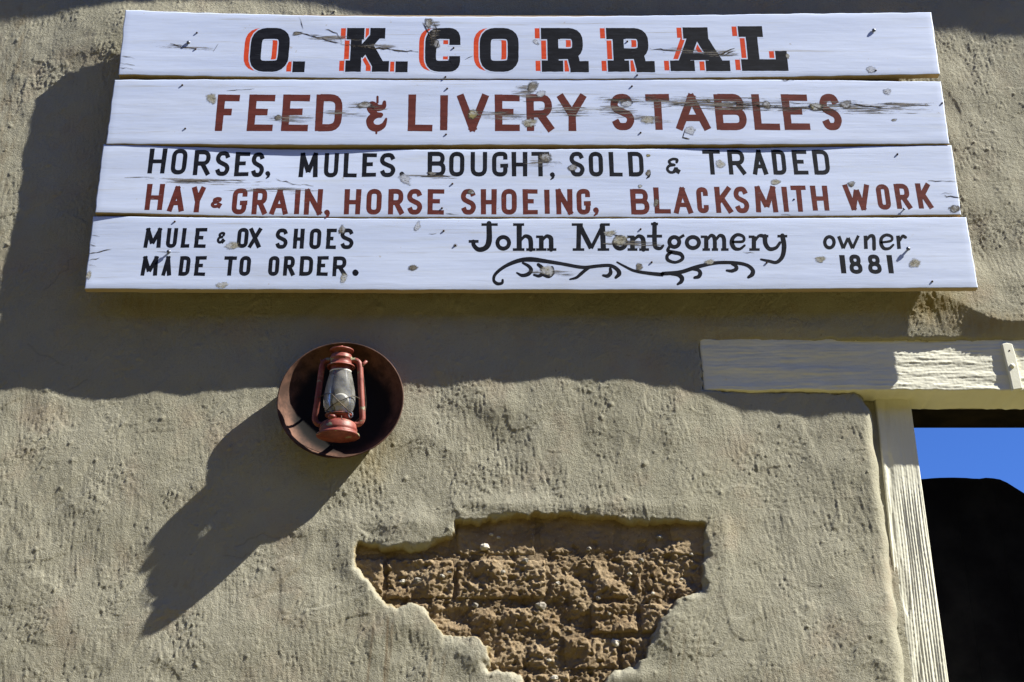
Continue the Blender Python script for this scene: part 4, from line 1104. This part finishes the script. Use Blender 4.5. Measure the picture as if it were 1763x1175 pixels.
# ================================================================== RUSTY DISH AND LANTERN
pc = P(586, 688, .06); PR = .176
pan = empty('iron_dish', (pc[0], 0, pc[2]))
tag(pan, 'round rusty iron dish mounted on the wall behind the red lantern', 'dish')
sc_ = PR/.176
prof = [(0,.003),(.03,.003),(.07,.003),(.105,.004),(.130,.007),(.148,.014),(.160,.027),(.169,.044),(.1745,.060),(.176,.0625),(.1775,.0605),(.177,.057),(.172,.044),(.163,.026),(.151,.012),(.132,.004),(.106,.001),(.07,.0),(0,.0)]
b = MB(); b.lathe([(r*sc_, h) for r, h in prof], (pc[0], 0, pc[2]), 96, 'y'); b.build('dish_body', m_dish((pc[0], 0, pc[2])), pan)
b = MB(); b.tube([(pc[0]+(PR+.001)*cos(a), -.0605, pc[2]+(PR+.001)*sin(a)) for a in np.linspace(0, 2*pi, 97)], .0018, 6, False); b.build('rolled_rim', M['rust'], pan)
b = MB(); b.lathe([(0,.012),(.02,.012),(.02,-.01),(0,-.01)], (pc[0], 0, pc[2]), 16, 'y'); b.build('mount', M['rust'], pan)

LD = .094
lz = lambda v: P(0, v, LD)[2]
LX = P(585.5, 690, LD)[0]; LZ0 = lz(752.5)
lan = empty('hurricane_lantern', (LX, -LD, LZ0))
LAN_TILT = radians(6.3)
tag(lan, 'faded red hurricane lantern with a bulb inside its glass, in front of the rusty dish', 'lantern')
LC = (LX, -LD, 0)
def rel(prof): return prof
LM = M['lantern']
zt = lz(730); zs = lz(741)
# tank
b = MB(); b.lathe([(0,LZ0+.004),(.050,LZ0+.004),(.0585,LZ0),(.0600,LZ0+.001),(.0590,LZ0+.006),(.0535,LZ0+.010),(.0510,LZ0+.013),(.0515,zs-.003),(.0525,zs),(.0515,zs+.003),(.0505,zt-.006),(.046,zt+.001),(.036,zt+.007),(.024,zt+.011),(.0,zt+.012)], LC, 48)
tank = b.build('fuel_tank', LM, lan)
b = MB(); fc = (LX-.014, -LD-.034, zt+.002); b.lathe([(0,.013),(.010,.013),(.0118,.0115),(.0120,.004),(.0105,.0035),(.0105,-.004)], fc, 18); b.build('filler_cap', LM, tank)
b = MB(); b.ball((LX+.014, -LD-.043, zt-.003), .007, 12, 8, (1,.5,.6)); b.tube([(LX+.014,-LD-.043,zt-.003),(LX+.012,-LD-.040,zt+.012)], .0012, 6); b.build('wick_knob', M['rust'], lan)
# burner
b = MB(); zb_ = lz(717)
b.lathe([(.018,zt+.008),(.020,zt+.012),(.026,zt+.014),(.030,zb_-.004),(.038,zb_),(.0385,zb_+.003),(.034,zb_+.004),(.0,zb_+.004)], LC, 36); b.build('burner', LM, lan)
# globe
g0, g1 = zb_+.003, lz(640)
hh = g1-g0
gp = [(.030,0),(.034,.03),(.039,.10),(.0432,.20),(.0448,.30),(.0443,.42),(.0420,.56),(.0385,.70),(.0345,.84),(.0305,.96),(.0295,1.0)]
b = MB(); b.lathe([(r, g0+h*hh) for r, h in gp], LC, 48); glass = b.build('glass_globe', M['glass'], lan)
b = MB(); b.lathe([(.0302, g1-.003),(.0312,g1-.001),(.0302,g1+.001)], LC, 36); b.build('globe_lip', M['bulb'], glass)
# bulb
bc = (LX+.004, -LD, P(0, 689, LD)[2]-.003)
b = MB(); b.ball(bc, .0235, 26, 16); b.tube([(bc[0],bc[1],bc[2]-.018),(bc[0],bc[1],zb_+.006)], [.015,.012], 16); b.build('light_bulb', M['bulb'], lan)
# chimney, hood, cap
zc, zh, zk = lz(632), lz(614), lz(603.5)
b = MB(); b.lathe([(.0295,g1-.001),(.0295,zc+.004),(.0290,zc+.006)], LC, 36); b.build('chimney', LM, lan)
b = MB(); b.lathe([(.030,zc+.002),(.0375,zc-.001),(.0395,zc-.002),(.0400,zc),(.0380,zc+.003),(.0320,zc+.006),(.0305,zc+.012),(.0305,zh-.012),(.0325,zh-.010),(.0325,zh-.006),(.030,zh-.004),(.030,zh),(.028,zh+.004),(.020,zh+.006),(0,zh+.006)], LC, 40)
for k in range(10): 
    a = 2*pi*k/10+.2; b.ball((LX+.0305*cos(a), -LD+.0305*sin(a), zc+.02), .0016, 6, 4)
b.build('hood', LM, lan)
b = MB(); b.lathe([(.018,zh+.004),(.019,zk-.006),(.025,zk-.004)], LC, 32)
b.lathe([(.0,zk-.002),(.024,zk-.004),(.0335,zk-.003),(.0340,zk-.001),(.0335,zk+.001),(.022,zk+.006),(.010,zk+.009),(0,zk+.009)], LC, 40)
b.ball((LX, -LD, zk+.011), .005, 10, 8); b.build('top_cap', LM, lan)
# side tubes
zA, zBt = lz(624), lz(727)
for sg in (-1, 1):
    pts = catmull([(LX+sg*.028, -LD, zA+.004), (LX+sg*.040, -LD, zA+.006), (LX+sg*.050, -LD, zA-.002), (LX+sg*.0535, -LD, zA-.020), (LX+sg*.0565, -LD, (zA*2+zBt)/3), (LX+sg*.0615, -LD, (zA+zBt*2)/3), (LX+sg*.0650, -LD, zBt+.020), (LX+sg*.0640, -LD, zBt+.004), (LX+sg*.056, -LD, zBt-.006), (LX+sg*.044, -LD, zBt-.007)], 5)
    b = MB(); b.tube(pts, .0082, 14)
    b.tube([p+np.array([sg*.0078, 0, 0]) for p in pts[12:36]], .0012, 6)
    b.build('side_tube', LM, lan)
    e = np.array((LX+sg*.0545, -LD, zA-.010))
    b = MB()
    if sg > 0: b.add([e+np.array(q) for q in ((-.004,-.004,-.004),(.002,-.004,-.008),(.0205,-.006,.011),(.0145,-.006,.016),(-.004,.000,-.004),(.002,.000,-.008),(.0205,-.002,.011),(.0145,-.002,.016))], [(0,1,2,3),(7,6,5,4),(0,4,5,1),(1,5,6,2),(2,6,7,3),(3,7,4,0)])
    else: b.tube([e+np.array(q) for q in ((.002,-.004,-.004),(0,-.006,.008),(-.004,-.006,.018))], .0014, 6)
    b.build('bail_ear', LM, lan)
# wire guard crossing in front of the globe
def gpt(a, v, r=.0490): return (LX+r*sin(a), -LD-r*cos(a), lz(v))
b = MB()
b.tube(catmull([(LX-.060,-LD-.004,lz(686)), gpt(-.95,685), gpt(-.45,685.5), gpt(.0,698), gpt(.4,708,.0480), gpt(.85,715,.044)], 6), .0014, 6)
b.tube(catmull([(LX+.060,-LD-.004,lz(688)), gpt(.95,687), gpt(.5,694), gpt(.0,702), gpt(-.35,708,.0480), gpt(-.75,713,.044)], 6), .0014, 6)
b.tube(catmull([gpt(-.9,713,.041), gpt(-.3,717,.041), gpt(.3,717,.041), gpt(.9,715,.041)], 6), .0013, 6)
b.build('wire_guard', M['wire'], lan)
b = MB(); rg = (LX+.036, -LD-.030, lz(720))
b.tube([(rg[0]+.0055*cos(a), rg[1], rg[2]+.008*sin(a)) for a in np.linspace(0, 2*pi, 17)], .0016, 6, False); b.build('lift_ring', M['steel'], lan)
b = MB(); b.tube(catmull([(LX+.052,-LD,zA-.012),(LX+.060,-LD+.03,zA-.03),(LX+.068,-LD+.05,lz(690)),(LX+.055,-LD+.045,zBt+.03),(LX+.02,-LD+.052,zBt)], 6), .0015, 6); b.build('bail_handle', M['wire'], lan)
# arm holding it off the dish
b = MB(); b.box(LX-.008, LX+.008, -LD+.03, -.004, zBt-.020, zBt-.014); b.tube([(LX,-LD+.03,zc+.01),(LX,-.012,zc+.002)], .004, 8); b.build('mounting_arm', M['rust'], lan, False)

lan.rotation_euler = (LAN_TILT, 0, 0); lan.scale = (1, 1, .952)
